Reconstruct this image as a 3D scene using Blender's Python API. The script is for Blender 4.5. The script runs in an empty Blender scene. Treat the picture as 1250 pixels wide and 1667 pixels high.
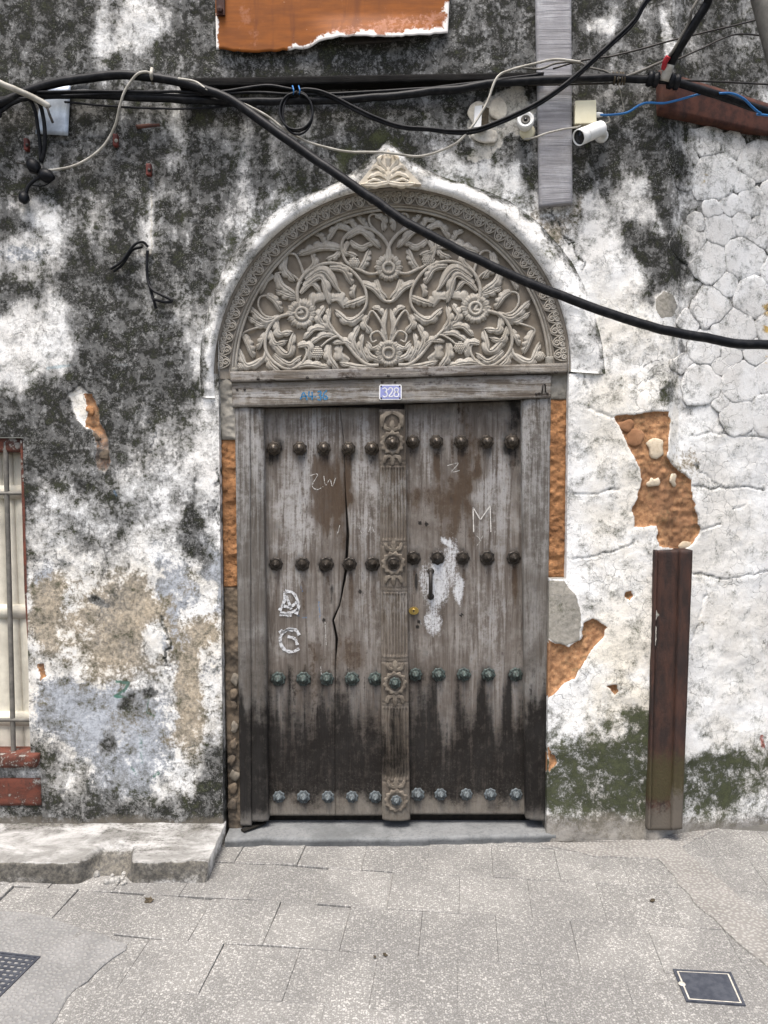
import bpy, math, random
import numpy as np
from mathutils import Vector
random.seed(7); RNG = np.random.default_rng(7)
R = math.radians
C = bpy.context.scene.collection
scn = bpy.context.scene

# ------------------------------------------------------------------ camera, sky, sun, exposure
IW, IH, FPX = 1250.0, 1667.0, 1252.0
PITCH, CZ, CY = R(3.0), 1.75, -3.556
cd = bpy.data.cameras.new('camera'); cam = bpy.data.objects.new('camera', cd); C.objects.link(cam)
cam.location = (0, CY, CZ); cam.rotation_euler = (R(90) - PITCH, 0, 0)
cd.sensor_fit = 'VERTICAL'; cd.sensor_height = 36.0; cd.sensor_width = 27.0
cd.lens = FPX / IH * 36.0; cd.clip_start = 0.05; cd.clip_end = 400
scn.camera = cam
SUN_EL, SUN_AZ = R(70), R(196)          # azimuth: sun stands behind the viewer, a little to the left
w = bpy.data.worlds.new('World'); scn.world = w; w.use_nodes = True
wn = w.node_tree.nodes; wl = w.node_tree.links
sky = wn.new('ShaderNodeTexSky'); sky.sky_type = 'NISHITA'; sky.sun_disc = False
sky.sun_elevation = SUN_EL; sky.sun_rotation = SUN_AZ
sky.air_density = 1.0; sky.dust_density = 5.0; sky.ozone_density = 0.6
wl.new(sky.outputs[0], wn['Background'].inputs[0]); wn['Background'].inputs[1].default_value = 0.085
sd = bpy.data.lights.new('sun', 'SUN'); sun = bpy.data.objects.new('sun', sd); C.objects.link(sun)
sd.energy = 1.5; sd.angle = R(24); sd.color = (1.0, 0.97, 0.93)
_s = Vector((math.sin(SUN_AZ) * math.cos(SUN_EL), math.cos(SUN_AZ) * math.cos(SUN_EL), math.sin(SUN_EL)))
sun.rotation_euler = _s.to_track_quat('Z', 'Y').to_euler(); sun.location = (0, -4, 8)
scn.view_settings.view_transform = 'Standard'; scn.view_settings.look = 'None'
scn.view_settings.gamma = 1.0; scn.view_settings.use_curve_mapping = False
scn.view_settings.exposure = 1.68
scn.render.engine = 'CYCLES'; scn.cycles.max_bounces = 6

# ------------------------------------------------------------------ measuring helpers (photo position -> point on a real plane)
cP, sP = math.cos(PITCH), math.sin(PITCH)
def ray(px, py):
    x = (np.asarray(px, float) - IW / 2) / FPX; y = -(np.asarray(py, float) - IH / 2) / FPX
    return x, cP + y * sP, -sP + y * cP
def at(px, py, Y=0.0):
    dx, dy, dz = ray(px, py); t = (Y - CY) / dy
    return np.stack([t * dx, CY + t * dy, CZ + t * dz], -1)
def atz(px, py, z=0.0):
    dx, dy, dz = ray(px, py); t = (z - CZ) / dz
    return np.stack([t * dx, CY + t * dy, CZ + t * dz], -1)
def proj(P):
    P = np.asarray(P, float); x, y, z = P[..., 0], P[..., 1] - CY, P[..., 2] - CZ
    d = y * cP - z * sP; u = y * sP + z * cP
    return IW / 2 + FPX * x / d, IH / 2 - FPX * u / d
X_BEND0, X_BEND1 = float(at(1078, 800)[0]), float(at(1118, 800)[0])
def wall_y(X):
    X = np.asarray(X, float); t = np.clip((X - X_BEND0) / (X_BEND1 - X_BEND0), 0, 1)
    return 0.06 * t * t * (3 - 2 * t) + 0.27 * np.maximum(0, X - X_BEND1)
def atw(px, py, off=0.0):
    Y = np.zeros_like(np.asarray(px, float) + np.asarray(py, float)) + off
    for _ in range(8):
        p = at(px, py, Y); Y = wall_y(p[..., 0]) + off
    return at(px, py, Y)
PXM = 1.0 / 352.0                                   # metres per photo pixel on the wall

_T = RNG.random((256, 256))
def vnoise(x, y, seed=0):
    x = np.asarray(x, float) + seed * 17.31; y = np.asarray(y, float) + seed * 41.77
    xi, yi = np.floor(x).astype(int), np.floor(y).astype(int); fx, fy = x - xi, y - yi
    fx = fx * fx * (3 - 2 * fx); fy = fy * fy * (3 - 2 * fy)
    g = lambda a, b: _T[a % 256, b % 256]
    return (g(xi, yi) * (1 - fx) + g(xi + 1, yi) * fx) * (1 - fy) + (g(xi, yi + 1) * (1 - fx) + g(xi + 1, yi + 1) * fx) * fy
def fbm(x, y, s, o=4, seed=0, rough=0.55):
    v, a, t = 0, 1, 0
    for k in range(o):
        v = v + a * vnoise(x / s, y / s, seed + k * 3); t += a; a *= rough; s *= 0.5
    return v / t
def sstep(a, b, x):
    t = np.clip((x - a) / (b - a), 0, 1); return t * t * (3 - 2 * t)
def ell(px, py, cx, cy, rx, ry, ang=0, soft=0.5):
    c, s = math.cos(R(ang)), math.sin(R(ang)); dx, dy = px - cx, py - cy
    r = np.sqrt(((dx * c + dy * s) / rx) ** 2 + ((-dx * s + dy * c) / ry) ** 2)
    return 1 - sstep(1 - soft, 1 + soft, r)
def seg_dist(px, py, pts):
    d = np.full(np.shape(px), 1e9)
    for (x0, y0), (x1, y1) in zip(pts[:-1], pts[1:]):
        vx, vy = x1 - x0, y1 - y0; L = vx * vx + vy * vy + 1e-9
        t = np.clip(((px - x0) * vx + (py - y0) * vy) / L, 0, 1)
        d = np.minimum(d, np.hypot(px - x0 - t * vx, py - y0 - t * vy))
    return d
def poly_sd(px, py, pts):                            # signed distance, positive inside
    ins = np.zeros(np.shape(px), bool); n = len(pts)
    for i in range(n):
        x0, y0 = pts[i]; x1, y1 = pts[(i + 1) % n]
        c = ((y0 > py) != (y1 > py)) & (px < (x1 - x0) * (py - y0) / ((y1 - y0) or 1e-9) + x0); ins ^= c
    d = seg_dist(px, py, list(pts) + [pts[0]])
    return np.where(ins, d, -d)

# ------------------------------------------------------------------ object helpers
WL = {}
def link(o, parent=None, world=(0, 0, 0)):
    C.objects.link(o); wv = Vector([float(q) for q in world]); WL[o.name] = wv
    if parent is not None:
        o.parent = parent; o.location = wv - WL[parent.name]
    else: o.location = wv
    return o
def tag(o, label=None, cat=None, group=None, kind=None):
    if label: o['label'] = label
    if cat: o['category'] = cat
    if group: o['group'] = group
    if kind: o['kind'] = kind
    return o
def empty(name, loc, label, cat, group=None, kind=None):
    return tag(link(bpy.data.objects.new(name, None), None, loc), label, cat, group, kind)
def mesh_np(name, V, F4, smooth=True, mat=None, attrs=None, F3=None):
    me = bpy.data.meshes.new(name); V = np.asarray(V, np.float32).reshape(-1, 3)
    loops = []; sizes = []
    if F4 is not None and len(F4): F4 = np.asarray(F4, np.int32); loops.append(F4.ravel()); sizes.append(np.full(len(F4), 4, np.int32))
    if F3 is not None and len(F3): F3 = np.asarray(F3, np.int32); loops.append(F3.ravel()); sizes.append(np.full(len(F3), 3, np.int32))
    loops = np.concatenate(loops); sizes = np.concatenate(sizes)
    me.vertices.add(len(V)); me.vertices.foreach_set('co', V.ravel())
    me.loops.add(len(loops)); me.loops.foreach_set('vertex_index', loops)
    me.polygons.add(len(sizes)); st = np.concatenate([[0], np.cumsum(sizes)[:-1]]).astype(np.int32)
    me.polygons.foreach_set('loop_start', st); me.polygons.foreach_set('loop_total', sizes)
    me.polygons.foreach_set('use_smooth', np.full(len(sizes), smooth))
    me.update(calc_edges=True); me.validate()
    if mat: me.materials.append(mat)
    for k, a in (attrs or {}).items():
        at_ = me.attributes.new(k, 'FLOAT_COLOR', 'POINT'); at_.data.foreach_set('color', np.asarray(a, np.float32).ravel())
    return me
def put(name, V, F4, mat, parent=None, smooth=True, attrs=None, F3=None, origin=None):
    V = np.asarray(V, float).reshape(-1, 3)
    if origin is None:
        if parent is not None: origin = WL[parent.name]
        else: origin = ((V[:, 0].min() + V[:, 0].max()) / 2, (V[:, 1].min() + V[:, 1].max()) / 2, V[:, 2].min())
    origin = np.array([float(q) for q in origin])
    return link(bpy.data.objects.new(name, mesh_np(name, V - origin, F4, smooth, mat, attrs, F3)), parent, origin)
def inst(name, me, parent, world, rot=(0, 0, 0), scale=1.0):
    o = bpy.data.objects.new(name, me); link(o, parent, world); o.rotation_euler = rot; o.scale = (scale,) * 3 if not hasattr(scale, '__len__') else scale
    return o
class MB:                                            # collects shapes, builds ONE mesh
    def __init__(s): s.V = []; s.F = []; s.T = []; s.n = 0
    def add(s, V, F4=(), F3=()):
        V = np.asarray(V, float).reshape(-1, 3); s.V.append(V)
        s.F += [tuple(i + s.n for i in f) for f in F4]; s.T += [tuple(i + s.n for i in f) for f in F3]; s.n += len(V)
    def build(s, name, mat, parent=None, smooth=True, attrs=None, origin=None):
        return put(name, np.concatenate(s.V), s.F, mat, parent, smooth, attrs, s.T, origin)
    def mesh(s, name, mat, smooth=True): return mesh_np(name, np.concatenate(s.V), s.F, smooth, mat, None, s.T)
def grid_faces(nx, ny, off=0, wrap=False):
    i = np.arange(ny - 1)[:, None] * nx + np.arange(nx - 1 if not wrap else nx)[None, :]
    j = np.arange(ny - 1)[:, None] * nx + (np.arange(1, nx) if not wrap else np.roll(np.arange(nx), -1))[None, :]
    return np.stack([i, j, j + nx, i + nx], -1).reshape(-1, 4) + off
def resample(pts, n):
    p = np.asarray(pts, float); d = np.concatenate([[0], np.cumsum(np.linalg.norm(np.diff(p, axis=0), axis=1))])
    t = np.linspace(0, d[-1], n); return np.stack([np.interp(t, d, p[:, k]) for k in range(p.shape[1])], -1)
def smooth_path(pts, n):                             # Catmull-Rom
    p = np.asarray(pts, float); p = np.concatenate([[2 * p[0] - p[1]], p, [2 * p[-1] - p[-2]]]); out = []
    for i in range(1, len(p) - 2):
        t = np.linspace(0, 1, 12, endpoint=False)[:, None]; a, b, c, d = p[i - 1], p[i], p[i + 1], p[i + 2]
        out.append(0.5 * (2 * b + (c - a) * t + (2 * a - 5 * b + 4 * c - d) * t ** 2 + (3 * b - a - 3 * c + d) * t ** 3))
    return resample(np.concatenate(out + [p[-2:-1]]), n)
def rim_edges(nx, ny):
    top = list(range(nx)); right = [r * nx + nx - 1 for r in range(1, ny)]
    bot = [(ny - 1) * nx + c for c in range(nx - 2, -1, -1)]; left = [r * nx for r in range(ny - 2, 0, -1)]
    return top + right + bot + left
def panel(name, L, Rr, Y, nx, ny, thick, mat, parent, disp=None, mask=None, bevel=0.003, onwall=False):
    """upright board between two edges given top to bottom; front at depth Y, solid to Y+thick"""
    Lp, Rp = resample(L, ny), resample(Rr, ny); s = np.linspace(0, 1, nx)[None, :, None]
    Q = Lp[:, None, :] * (1 - s) + Rp[:, None, :] * s; px, py = Q[..., 0], Q[..., 1]
    P = atw(px, py, Y) if onwall else at(px, py, Y)
    dy = np.zeros(px.shape)
    if disp is not None: dy = dy + disp(px, py)
    if bevel:
        e = np.zeros(px.shape); e[0] = e[-1] = 1; e[:, 0] = e[:, -1] = 1; dy = dy + bevel * e
    P = P.copy(); P[..., 1] += dy
    V = P.reshape(-1, 3); F = grid_faces(nx, ny); rim = rim_edges(nx, ny); n0 = len(V)
    B = V[rim].copy(); B[:, 1] = (P[..., 1].mean() if onwall else Y) + thick; V = np.concatenate([V, B]); m = len(rim)
    S = [(rim[(i + 1) % m], rim[i], n0 + i, n0 + (i + 1) % m) for i in range(m)]
    qx = np.concatenate([px.ravel(), px.ravel()[rim]]); qy = np.concatenate([py.ravel(), py.ravel()[rim]])
    at_ = mask(qx, qy) if mask is not None else None
    return put(name, V, np.concatenate([F, np.array(S)]), mat, parent, True, at_)
def tube_mb(mb, pts, rad, sides=8, ref=(0, 1, 0), caps=True):
    P = np.asarray(pts, float); n = len(P); T = np.gradient(P, axis=0); T /= np.linalg.norm(T, axis=1)[:, None] + 1e-9
    A = np.cross(T, np.asarray(ref, float)); A /= np.linalg.norm(A, axis=1)[:, None] + 1e-9; B = np.cross(A, T)
    rad = np.broadcast_to(np.asarray(rad, float), (n,)); a = np.linspace(0, 2 * math.pi, sides, endpoint=False)
    V = P[:, None] + rad[:, None, None] * (np.cos(a)[None, :, None] * A[:, None] + np.sin(a)[None, :, None] * B[:, None])
    F = [tuple(f) for f in grid_faces(sides, n, 0, True)]; V = V.reshape(-1, 3); T3 = []
    if caps:
        V = np.concatenate([V, [P[0], P[-1]]])
        for k in range(sides):
            T3.append((len(V) - 2, (k + 1) % sides, k)); T3.append((len(V) - 1, (n - 1) * sides + k, (n - 1) * sides + (k + 1) % sides))
    mb.add(V, F, T3)
def prism_mb(mb, poly, z0, z1, axis='y'):
    """solid between two copies of a polygon; poly are 3-D points of the front; moved by vector z1"""
    P = np.asarray(poly, float); n = len(P); c0, c1 = P.mean(0), P.mean(0) + z1
    V = np.concatenate([P + z0, P + z1, [c0 + z0, c1]]); F = [(i, (i + 1) % n, n + (i + 1) % n, n + i) for i in range(n)]
    mb.add(V, F, [(2 * n, (i + 1) % n, i) for i in range(n)] + [(2 * n + 1, n + i, n + (i + 1) % n) for i in range(n)])
def box_mb(mb, lo, hi):
    (x0, y0, z0), (x1, y1, z1) = lo, hi
    mb.add([(x0, y0, z0), (x1, y0, z0), (x1, y1, z0), (x0, y1, z0), (x0, y0, z1), (x1, y0, z1), (x1, y1, z1), (x0, y1, z1)],
           [(0, 3, 2, 1), (4, 5, 6, 7), (0, 1, 5, 4), (1, 2, 6, 5), (2, 3, 7, 6), (3, 0, 4, 7)])
def lathe_mb(mb, prof, c=(0, 0, 0), axis=(0, -1, 0), sides=16, lobes=0, depth=0.0, lobe_rows=()):
    """surface of revolution round an axis; prof = (radius, distance along axis); chosen rows are scalloped"""
    ax = Vector(axis).normalized(); q = ax.to_track_quat('Z', 'Y'); V = []
    for k, (r, h) in enumerate(prof):
        for i in range(sides):
            a = 2 * math.pi * i / sides; rr = r * (1 + (depth * math.cos(lobes * a) if k in lobe_rows else 0))
            V.append(Vector(c) + q @ Vector((rr * math.cos(a), rr * math.sin(a), h)))
    mb.add(np.array(V), [tuple(f) for f in grid_faces(sides, len(prof), 0, True)])

# ------------------------------------------------------------------ materials
class NT:
    def __init__(s, name):
        s.m = bpy.data.materials.new(name); s.m.use_nodes = True; s.t = s.m.node_tree; s.b = s.t.nodes['Principled BSDF']
        s.b.inputs['Specular IOR Level'].default_value = 0.3
    def new(s, t, **kw):
        n = s.t.nodes.new(t)
        for k, v in kw.items(): setattr(n, k, v)
        return n
    def con(s, a, b):
        if isinstance(a, bpy.types.NodeSocket): s.t.links.new(a, b)
        elif hasattr(a, '__len__'): b.default_value = tuple(a) + ((1,) if len(a) == 3 and b.type == 'RGBA' else ())
        else: b.default_value = a
    def coord(s, kind='Object', scale=(1, 1, 1)):
        m = s.new('ShaderNodeMapping'); s.con(s.new('ShaderNodeTexCoord').outputs[kind], m.inputs[0]); m.inputs['Scale'].default_value = scale; return m.outputs[0]
    def noise(s, vec, scale, detail=6, rough=0.6, dist=0.0):
        n = s.new('ShaderNodeTexNoise'); s.con(vec, n.inputs['Vector']); n.inputs['Scale'].default_value = scale
        n.inputs['Detail'].default_value = detail; n.inputs['Roughness'].default_value = rough; n.inputs['Distortion'].default_value = dist; return n.outputs['Fac']
    def voro(s, vec, scale, feature='F1', out='Distance', rnd=1.0):
        n = s.new('ShaderNodeTexVoronoi', feature=feature); s.con(vec, n.inputs['Vector']); n.inputs['Scale'].default_value = scale; n.inputs['Randomness'].default_value = rnd; return n.outputs[out]
    def math(s, op, a, b=0.0, c=0.0, clamp=False):
        n = s.new('ShaderNodeMath', operation=op, use_clamp=clamp); s.con(a, n.inputs[0]); s.con(b, n.inputs[1]); s.con(c, n.inputs[2]); return n.outputs[0]
    def rng(s, v, lo, hi, o0=0.0, o1=1.0):
        n = s.new('ShaderNodeMapRange', interpolation_type='SMOOTHSTEP'); s.con(v, n.inputs[0])
        for i, q in enumerate((lo, hi, o0, o1)): n.inputs[i + 1].default_value = q
        return n.outputs[0]
    def thr(s, mask, n, amp, lo, hi):                 # mask edge broken up by a noise
        return s.rng(s.math('MULTIPLY_ADD', s.math('SUBTRACT', n, 0.5), amp, mask), lo, hi)
    def mix(s, f, a, b, mode='MIX'):
        n = s.new('ShaderNodeMix', data_type='RGBA', blend_type=mode); s.con(f, n.inputs[0]); s.con(a, n.inputs[6]); s.con(b, n.inputs[7]); return n.outputs[2]
    def attr(s, name):
        n = s.new('ShaderNodeAttribute', attribute_name=name); q = s.new('ShaderNodeSeparateColor'); s.con(n.outputs['Color'], q.inputs[0])
        return q.outputs[0], q.outputs[1], q.outputs[2], n.outputs['Alpha'], n.outputs['Color']
    def rand(s): return s.new('ShaderNodeObjectInfo').outputs['Random']
    def done(s, col, rough=0.9, bump=None, strength=0.4, dist=0.01, metal=0.0):
        s.con(col, s.b.inputs['Base Color']); s.con(rough, s.b.inputs['Roughness']); s.con(metal, s.b.inputs['Metallic'])
        if bump is not None:
            b = s.new('ShaderNodeBump'); b.inputs['Strength'].default_value = strength; b.inputs['Distance'].default_value = dist
            s.con(bump, b.inputs['Height']); s.con(b.outputs[0], s.b.inputs['Normal'])
        return s.m
def simple(name, c1, c2, scale=20, rough=0.7, bump=0.2, metal=0.0, stretch=(1, 1, 1), lo=0.35, hi=0.65, dist=0.004):
    m = NT(name); v = m.coord('Object', stretch); n = m.noise(v, scale, 8, 0.65)
    return m.done(m.mix(m.rng(n, lo, hi), c1, c2), rough, n, bump, dist, metal)

def make_plaster():
    m = NT('stained_plaster'); m.b.inputs['Specular IOR Level'].default_value = 0.12; v = m.coord('Object')
    r, g, b, a, _ = m.attr('stain'); r2, g2, b2, a2, _ = m.attr('stain2'); paint = m.attr('paint')
    nb = m.noise(v, 3.5, 10, 0.68, 0.4); nm = m.noise(v, 14, 10, 0.72, 0.3); nf = m.noise(v, 60, 8, 0.75); ng = m.noise(v, 170, 4, 0.7)
    sv = m.coord('Object', (1, 1, 0.22)); ns = m.noise(sv, 26, 8, 0.7)
    col = m.mix(m.rng(nb, 0.38, 0.62), (0.80, 0.80, 0.78), (0.68, 0.665, 0.63))
    col = m.mix(m.math('MULTIPLY', m.rng(nm, 0.5, 0.68), 0.45), col, (0.55, 0.56, 0.57))
    # layers of old paint and bare plaster
    col = m.mix(m.math('MULTIPLY', a, m.rng(nb, 0.3, 0.6)), col, (0.70, 0.65, 0.545))
    mx0 = m.math('ADD', m.math('MULTIPLY', nm, 0.5), m.math('MULTIPLY', nf, 0.5))
    col = m.mix(m.thr(b, mx0, 3.6, 0.30, 0.72), col, m.mix(m.rng(nf, 0.35, 0.65), (0.415, 0.44, 0.475), (0.31, 0.33, 0.355)))
    col = m.mix(m.thr(g, mx0, 3.6, 0.32, 0.74), col, m.mix(m.rng(nf, 0.38, 0.62), (0.455, 0.39, 0.295), (0.27, 0.225, 0.16)))
    col = m.mix(m.thr(b2, nm, 0.9, 0.42, 0.58), col, m.mix(m.rng(nf, 0.35, 0.65), (0.33, 0.31, 0.27), (0.24, 0.225, 0.19)))
    clay = m.mix(m.rng(m.noise(v, 45, 8, 0.7), 0.36, 0.64), (0.42, 0.235, 0.118), (0.26, 0.13, 0.063))
    clay = m.mix(m.math('MULTIPLY', m.rng(nf, 0.55, 0.7), 0.6), clay, (0.47, 0.31, 0.19)); clay = m.mix(m.rng(nf, .45, .36, 0, .75), clay, (0.09, .045, .026)); clay = m.mix(m.rng(nb, .5, .62, 0, .5), clay, (0.20, .105, .06))
    col = m.mix(m.rng(g2, 0.35, 0.65), col, clay)
    col = m.mix(m.thr(paint[3], nf, 1.3, 0.3, 0.7), col, paint[4])
    # mould: brownish grey film, then black growth, then flakes that have come off
    mixn = m.math('ADD', m.math('MULTIPLY', nm, 0.54), m.math('ADD', m.math('MULTIPLY', nf, 0.29), m.math('MULTIPLY', ng, 0.17)))
    strk = m.math('ADD', m.math('MULTIPLY', ns, 0.5), m.math('MULTIPLY', nf, 0.5))
    film = m.math('MULTIPLY', m.thr(r, mixn, 5.0, -0.10, 0.60), m.rng(r, 0.04, 0.20))
    col = m.mix(m.math('MULTIPLY', film, m.rng(r, 0.1, 0.9, 0.45, 0.90)), col, m.mix(m.rng(nm, 0.4, 0.6), (0.20, 0.202, 0.198), (0.105, 0.102, 0.092)))
    mid = m.thr(r, strk, 5.0, 0.50, 0.95)
    col = m.mix(m.math('MULTIPLY', mid, 0.66), col, (0.050, 0.049, 0.045))
    black = m.thr(r, mixn, 6.5, 0.70, 1.10)
    col = m.mix(m.math('MULTIPLY', black, 0.96), col, (0.014, 0.014, 0.013))
    spk = m.math('MULTIPLY', m.rng(nf, 0.60, 0.70), m.rng(r, 0.03, 0.4))
    col = m.mix(m.math('MULTIPLY', spk, 0.55), col, (0.035, 0.034, 0.031))
    fl = m.math('MULTIPLY', m.rng(m.math('MULTIPLY_ADD', ng, 0.55, m.math('MULTIPLY', m.noise(v, 85, 6, 0.7), 0.45)), 0.55, 0.63), m.rng(r, 0.25, 0.5))
    col = m.mix(m.math('MULTIPLY', fl, m.rng(m.noise(v, 9, 6, 0.6), 0.40, 0.62, 0.04, 0.62)), col, (0.43, 0.43, 0.415))
    wv = m.new('ShaderNodeVectorMath', operation='MULTIPLY_ADD'); wq = m.new('ShaderNodeTexNoise'); m.con(v, wq.inputs['Vector']); wq.inputs['Scale'].default_value = 11; wq.inputs['Detail'].default_value = 6
    m.con(wq.outputs['Color'], wv.inputs[0]); wv.inputs[1].default_value = (0.09, 0.09, 0.09); m.con(v, wv.inputs[2])
    ck = m.math('MULTIPLY', m.rng(m.voro(wv.outputs[0], 15, 'DISTANCE_TO_EDGE'), 0.004, 0.022, 1, 0), m.rng(m.noise(v, 4.5, 5, .6), .46, .60))
    ck = m.math('MULTIPLY', ck, m.rng(m.math('ADD', r, m.math('ADD', g, g2)), 0.15, 0.5, 1, 0))
    col = m.mix(m.math('MULTIPLY', ck, 0.62), col, (0.13, 0.125, 0.115))
    moss = m.thr(r2, mixn, 5.5, -0.05, 1.05)
    col = m.mix(m.math('MULTIPLY', moss, 0.985), col, m.mix(m.rng(mixn, 0.42, 0.60), (0.012, 0.0155, 0.008), (0.055, 0.062, 0.029)))
    col = m.mix(m.math('MULTIPLY', m.thr(a2, nf, 1.0, 0.3, 0.8), 0.8), col, (0.135, 0.12, 0.098))
    col = m.mix(m.rng(ng, 0.35, 0.7, 0, 0.12), col, (0.1, 0.1, 0.09))
    h = m.math('ADD', m.math('MULTIPLY', nm, 0.7), m.math('MULTIPLY', nf, 0.45)); h = m.math('SUBTRACT', m.math('SUBTRACT', h, m.math('MULTIPLY', spk, 0.10)), m.math('MULTIPLY', ck, 0.25))
    return m.done(col, 0.93, h, 0.55, 0.012)
def make_wood(name, base=(0.235, 0.205, 0.175), pale=(0.40, 0.375, 0.345), dark=(0.075, 0.06, 0.048), horiz=False, paint=True, dust=(0.30, 0.27, 0.22)):
    m = NT(name); sc = (1, 1, 0.045) if not horiz else (0.045, 1, 1)
    mp = m.new('ShaderNodeMapping'); m.con(m.new('ShaderNodeTexCoord').outputs['Object'], mp.inputs[0]); mp.inputs['Scale'].default_value = sc
    cx = m.new('ShaderNodeCombineXYZ'); rr = m.math('MULTIPLY', m.rand(), 7.0)
    for k in range(3): m.con(rr, cx.inputs[k])
    m.con(cx.outputs[0], mp.inputs['Location']); v = mp.outputs[0]; o = m.coord('Object')
    m.b.inputs['Specular IOR Level'].default_value = 0.12
    gr = m.noise(v, 48, 12, 0.72, 0.8); gf = m.noise(v, 190, 6, 0.75); bl = m.noise(o, 4, 8, 0.65, 0.3); fine = m.noise(o, 75, 8, 0.75); md = m.noise(o, 22, 8, 0.7)
    mixw = m.math('ADD', m.math('MULTIPLY', gr, 0.45), m.math('ADD', m.math('MULTIPLY', md, 0.35), m.math('MULTIPLY', fine, 0.20)))
    col = m.mix(m.rng(gr, 0.30, 0.72), dark, base); col = m.mix(m.math('MULTIPLY', m.rng(bl, 0.42, 0.62), m.rng(mixw, 0.40, 0.62, 0, 0.75)), col, pale)
    col = m.mix(m.rng(gf, 0.55, 0.75, 0, 0.45), col, dark); col = m.mix(m.rng(fine, 0.58, 0.72, 0, 0.3), col, pale)
    if paint:
        r, g, b, a, _ = m.attr('stain'); p = m.attr('paint')
        col = m.mix(m.math('MULTIPLY', m.thr(b, mixw, 5.0, 0.20, 1.0), 0.7), col, (0.43, 0.425, 0.415))
        col = m.mix(m.math('MULTIPLY', m.thr(g, mixw, 5.0, 0.30, 1.0), 0.85), col, (0.058, 0.037, 0.022))
        col = m.mix(m.math('MULTIPLY', m.thr(r, mixw, 4.5, 0.0, 1.05), 0.94), col, (0.007, 0.0062, 0.0056))
        col = m.mix(m.math('MULTIPLY', m.thr(a, fine, 2.2, 0.2, 1.0), 0.75), col, dust)
        col = m.mix(m.math('MULTIPLY', m.thr(p[3], m.math('MULTIPLY_ADD', gf, 0.35, m.math('MULTIPLY', fine, 0.65)), 3.0, 0.25, 0.85), 0.9), col, p[4])
    return m.done(col, 0.85, m.math('ADD', m.math('MULTIPLY', gr, 1.0), m.math('MULTIPLY', gf, 0.5)), 0.7, 0.008)
def make_carved():
    m = NT('carved_grey_wood'); o = m.coord('Object'); n = m.noise(o, 7, 8, 0.65); f = m.noise(m.coord('Object', (1, 1, 0.3)), 90, 8, 0.7)
    col = m.mix(m.rng(n, 0.38, 0.62), (0.37, 0.345, 0.30), (0.28, 0.255, 0.215)); col = m.mix(m.rng(f, 0.5, 0.72, 0, 0.55), col, (0.50, 0.48, 0.44))
    return m.done(m.mix(m.rng(f, 0.3, 0.45, 0.5, 0), col, (0.13, 0.105, 0.08)), 0.85, f, 0.35, 0.004)
def make_paving():
    m = NT('terrazzo_paving'); o = m.coord('Object'); rd = m.rand(); big = m.noise(o, 2.2, 8, 0.6); fine = m.noise(o, 160, 6, 0.7)
    warp = m.new('ShaderNodeVectorMath', operation='MULTIPLY_ADD'); wn_ = m.new('ShaderNodeTexNoise'); m.con(o, wn_.inputs['Vector']); wn_.inputs['Scale'].default_value = 90
    m.con(wn_.outputs['Color'], warp.inputs[0]); warp.inputs[1].default_value = (0.010, 0.010, 0.0); m.con(o, warp.inputs[2])
    def chips(scale, thr, pick):
        n = m.new('ShaderNodeTexVoronoi', voronoi_dimensions='2D'); m.con(warp.outputs[0], n.inputs['Vector']); n.inputs['Scale'].default_value = scale
        q = m.new('ShaderNodeSeparateColor'); m.con(n.outputs['Color'], q.inputs[0])
        size = m.math('MULTIPLY', m.rng(q.outputs[0], pick, 1.0, 0.25, 1.0), m.rng(q.outputs[0], pick - 0.02, pick + 0.02))
        return m.rng(m.math('SUBTRACT', m.math('MULTIPLY', size, thr), n.outputs['Distance']), -0.03, 0.05), q.outputs[1]
    c1, t1 = chips(120, 0.52, 0.50); c2, t2 = chips(210, 0.46, 0.45)
    col = m.mix(rd, (0.138, 0.1335, 0.123), (0.186, 0.180, 0.166)); col = m.mix(m.rng(big, 0.38, 0.60, 0.0, 0.75), col, (0.104, 0.101, 0.095))
    col = m.mix(m.rng(fine, 0.4, 0.7, 0, 0.5), col, (0.26, 0.258, 0.25))
    wear = m.rng(big, 0.36, 0.58, 1.0, 0.55)
    col = m.mix(m.math('MULTIPLY', c2, m.math('MULTIPLY', wear, 0.7)), col, m.mix(t2, (0.40, 0.395, 0.38), (0.31, 0.305, 0.295)))
    col = m.mix(m.math('MULTIPLY', c1, m.math('MULTIPLY', wear, 0.9)), col, m.mix(t1, (0.45, 0.438, 0.410), (0.30, 0.292, 0.272)))
    sp = m.noise(o, 9, 6, 0.7); col = m.mix(m.rng(sp, 0.62, 0.72, 0, 0.5), col, (0.10, 0.095, 0.085))
    return m.done(col, 0.8, m.math('ADD', m.math('MULTIPLY', fine, 0.6), m.math('MULTIPLY', c1, 0.5)), 0.35, 0.003)
def make_concrete(name, c1, c2, pebbles=0.0, stain=(0.09, 0.09, 0.085)):
    m = NT(name); o = m.coord('Object'); a = m.noise(o, 5, 10, 0.7, 0.3); f = m.noise(o, 70, 8, 0.75)
    col = m.mix(m.rng(a, 0.38, 0.62), c1, c2); col = m.mix(m.rng(f, 0.45, 0.7, 0, 0.6), col, stain)
    h = f
    if pebbles:
        n = m.new('ShaderNodeTexVoronoi', voronoi_dimensions='2D'); m.con(o, n.inputs['Vector']); n.inputs['Scale'].default_value = 62; c = m.rng(n.outputs['Distance'], 0.22, 0.42, 1, 0)
        col = m.mix(m.math('MULTIPLY', c, pebbles), col, (0.45, 0.44, 0.41)); h = m.math('ADD', f, c)
    return m.done(col, 0.9, h, 0.5, 0.006)

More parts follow.
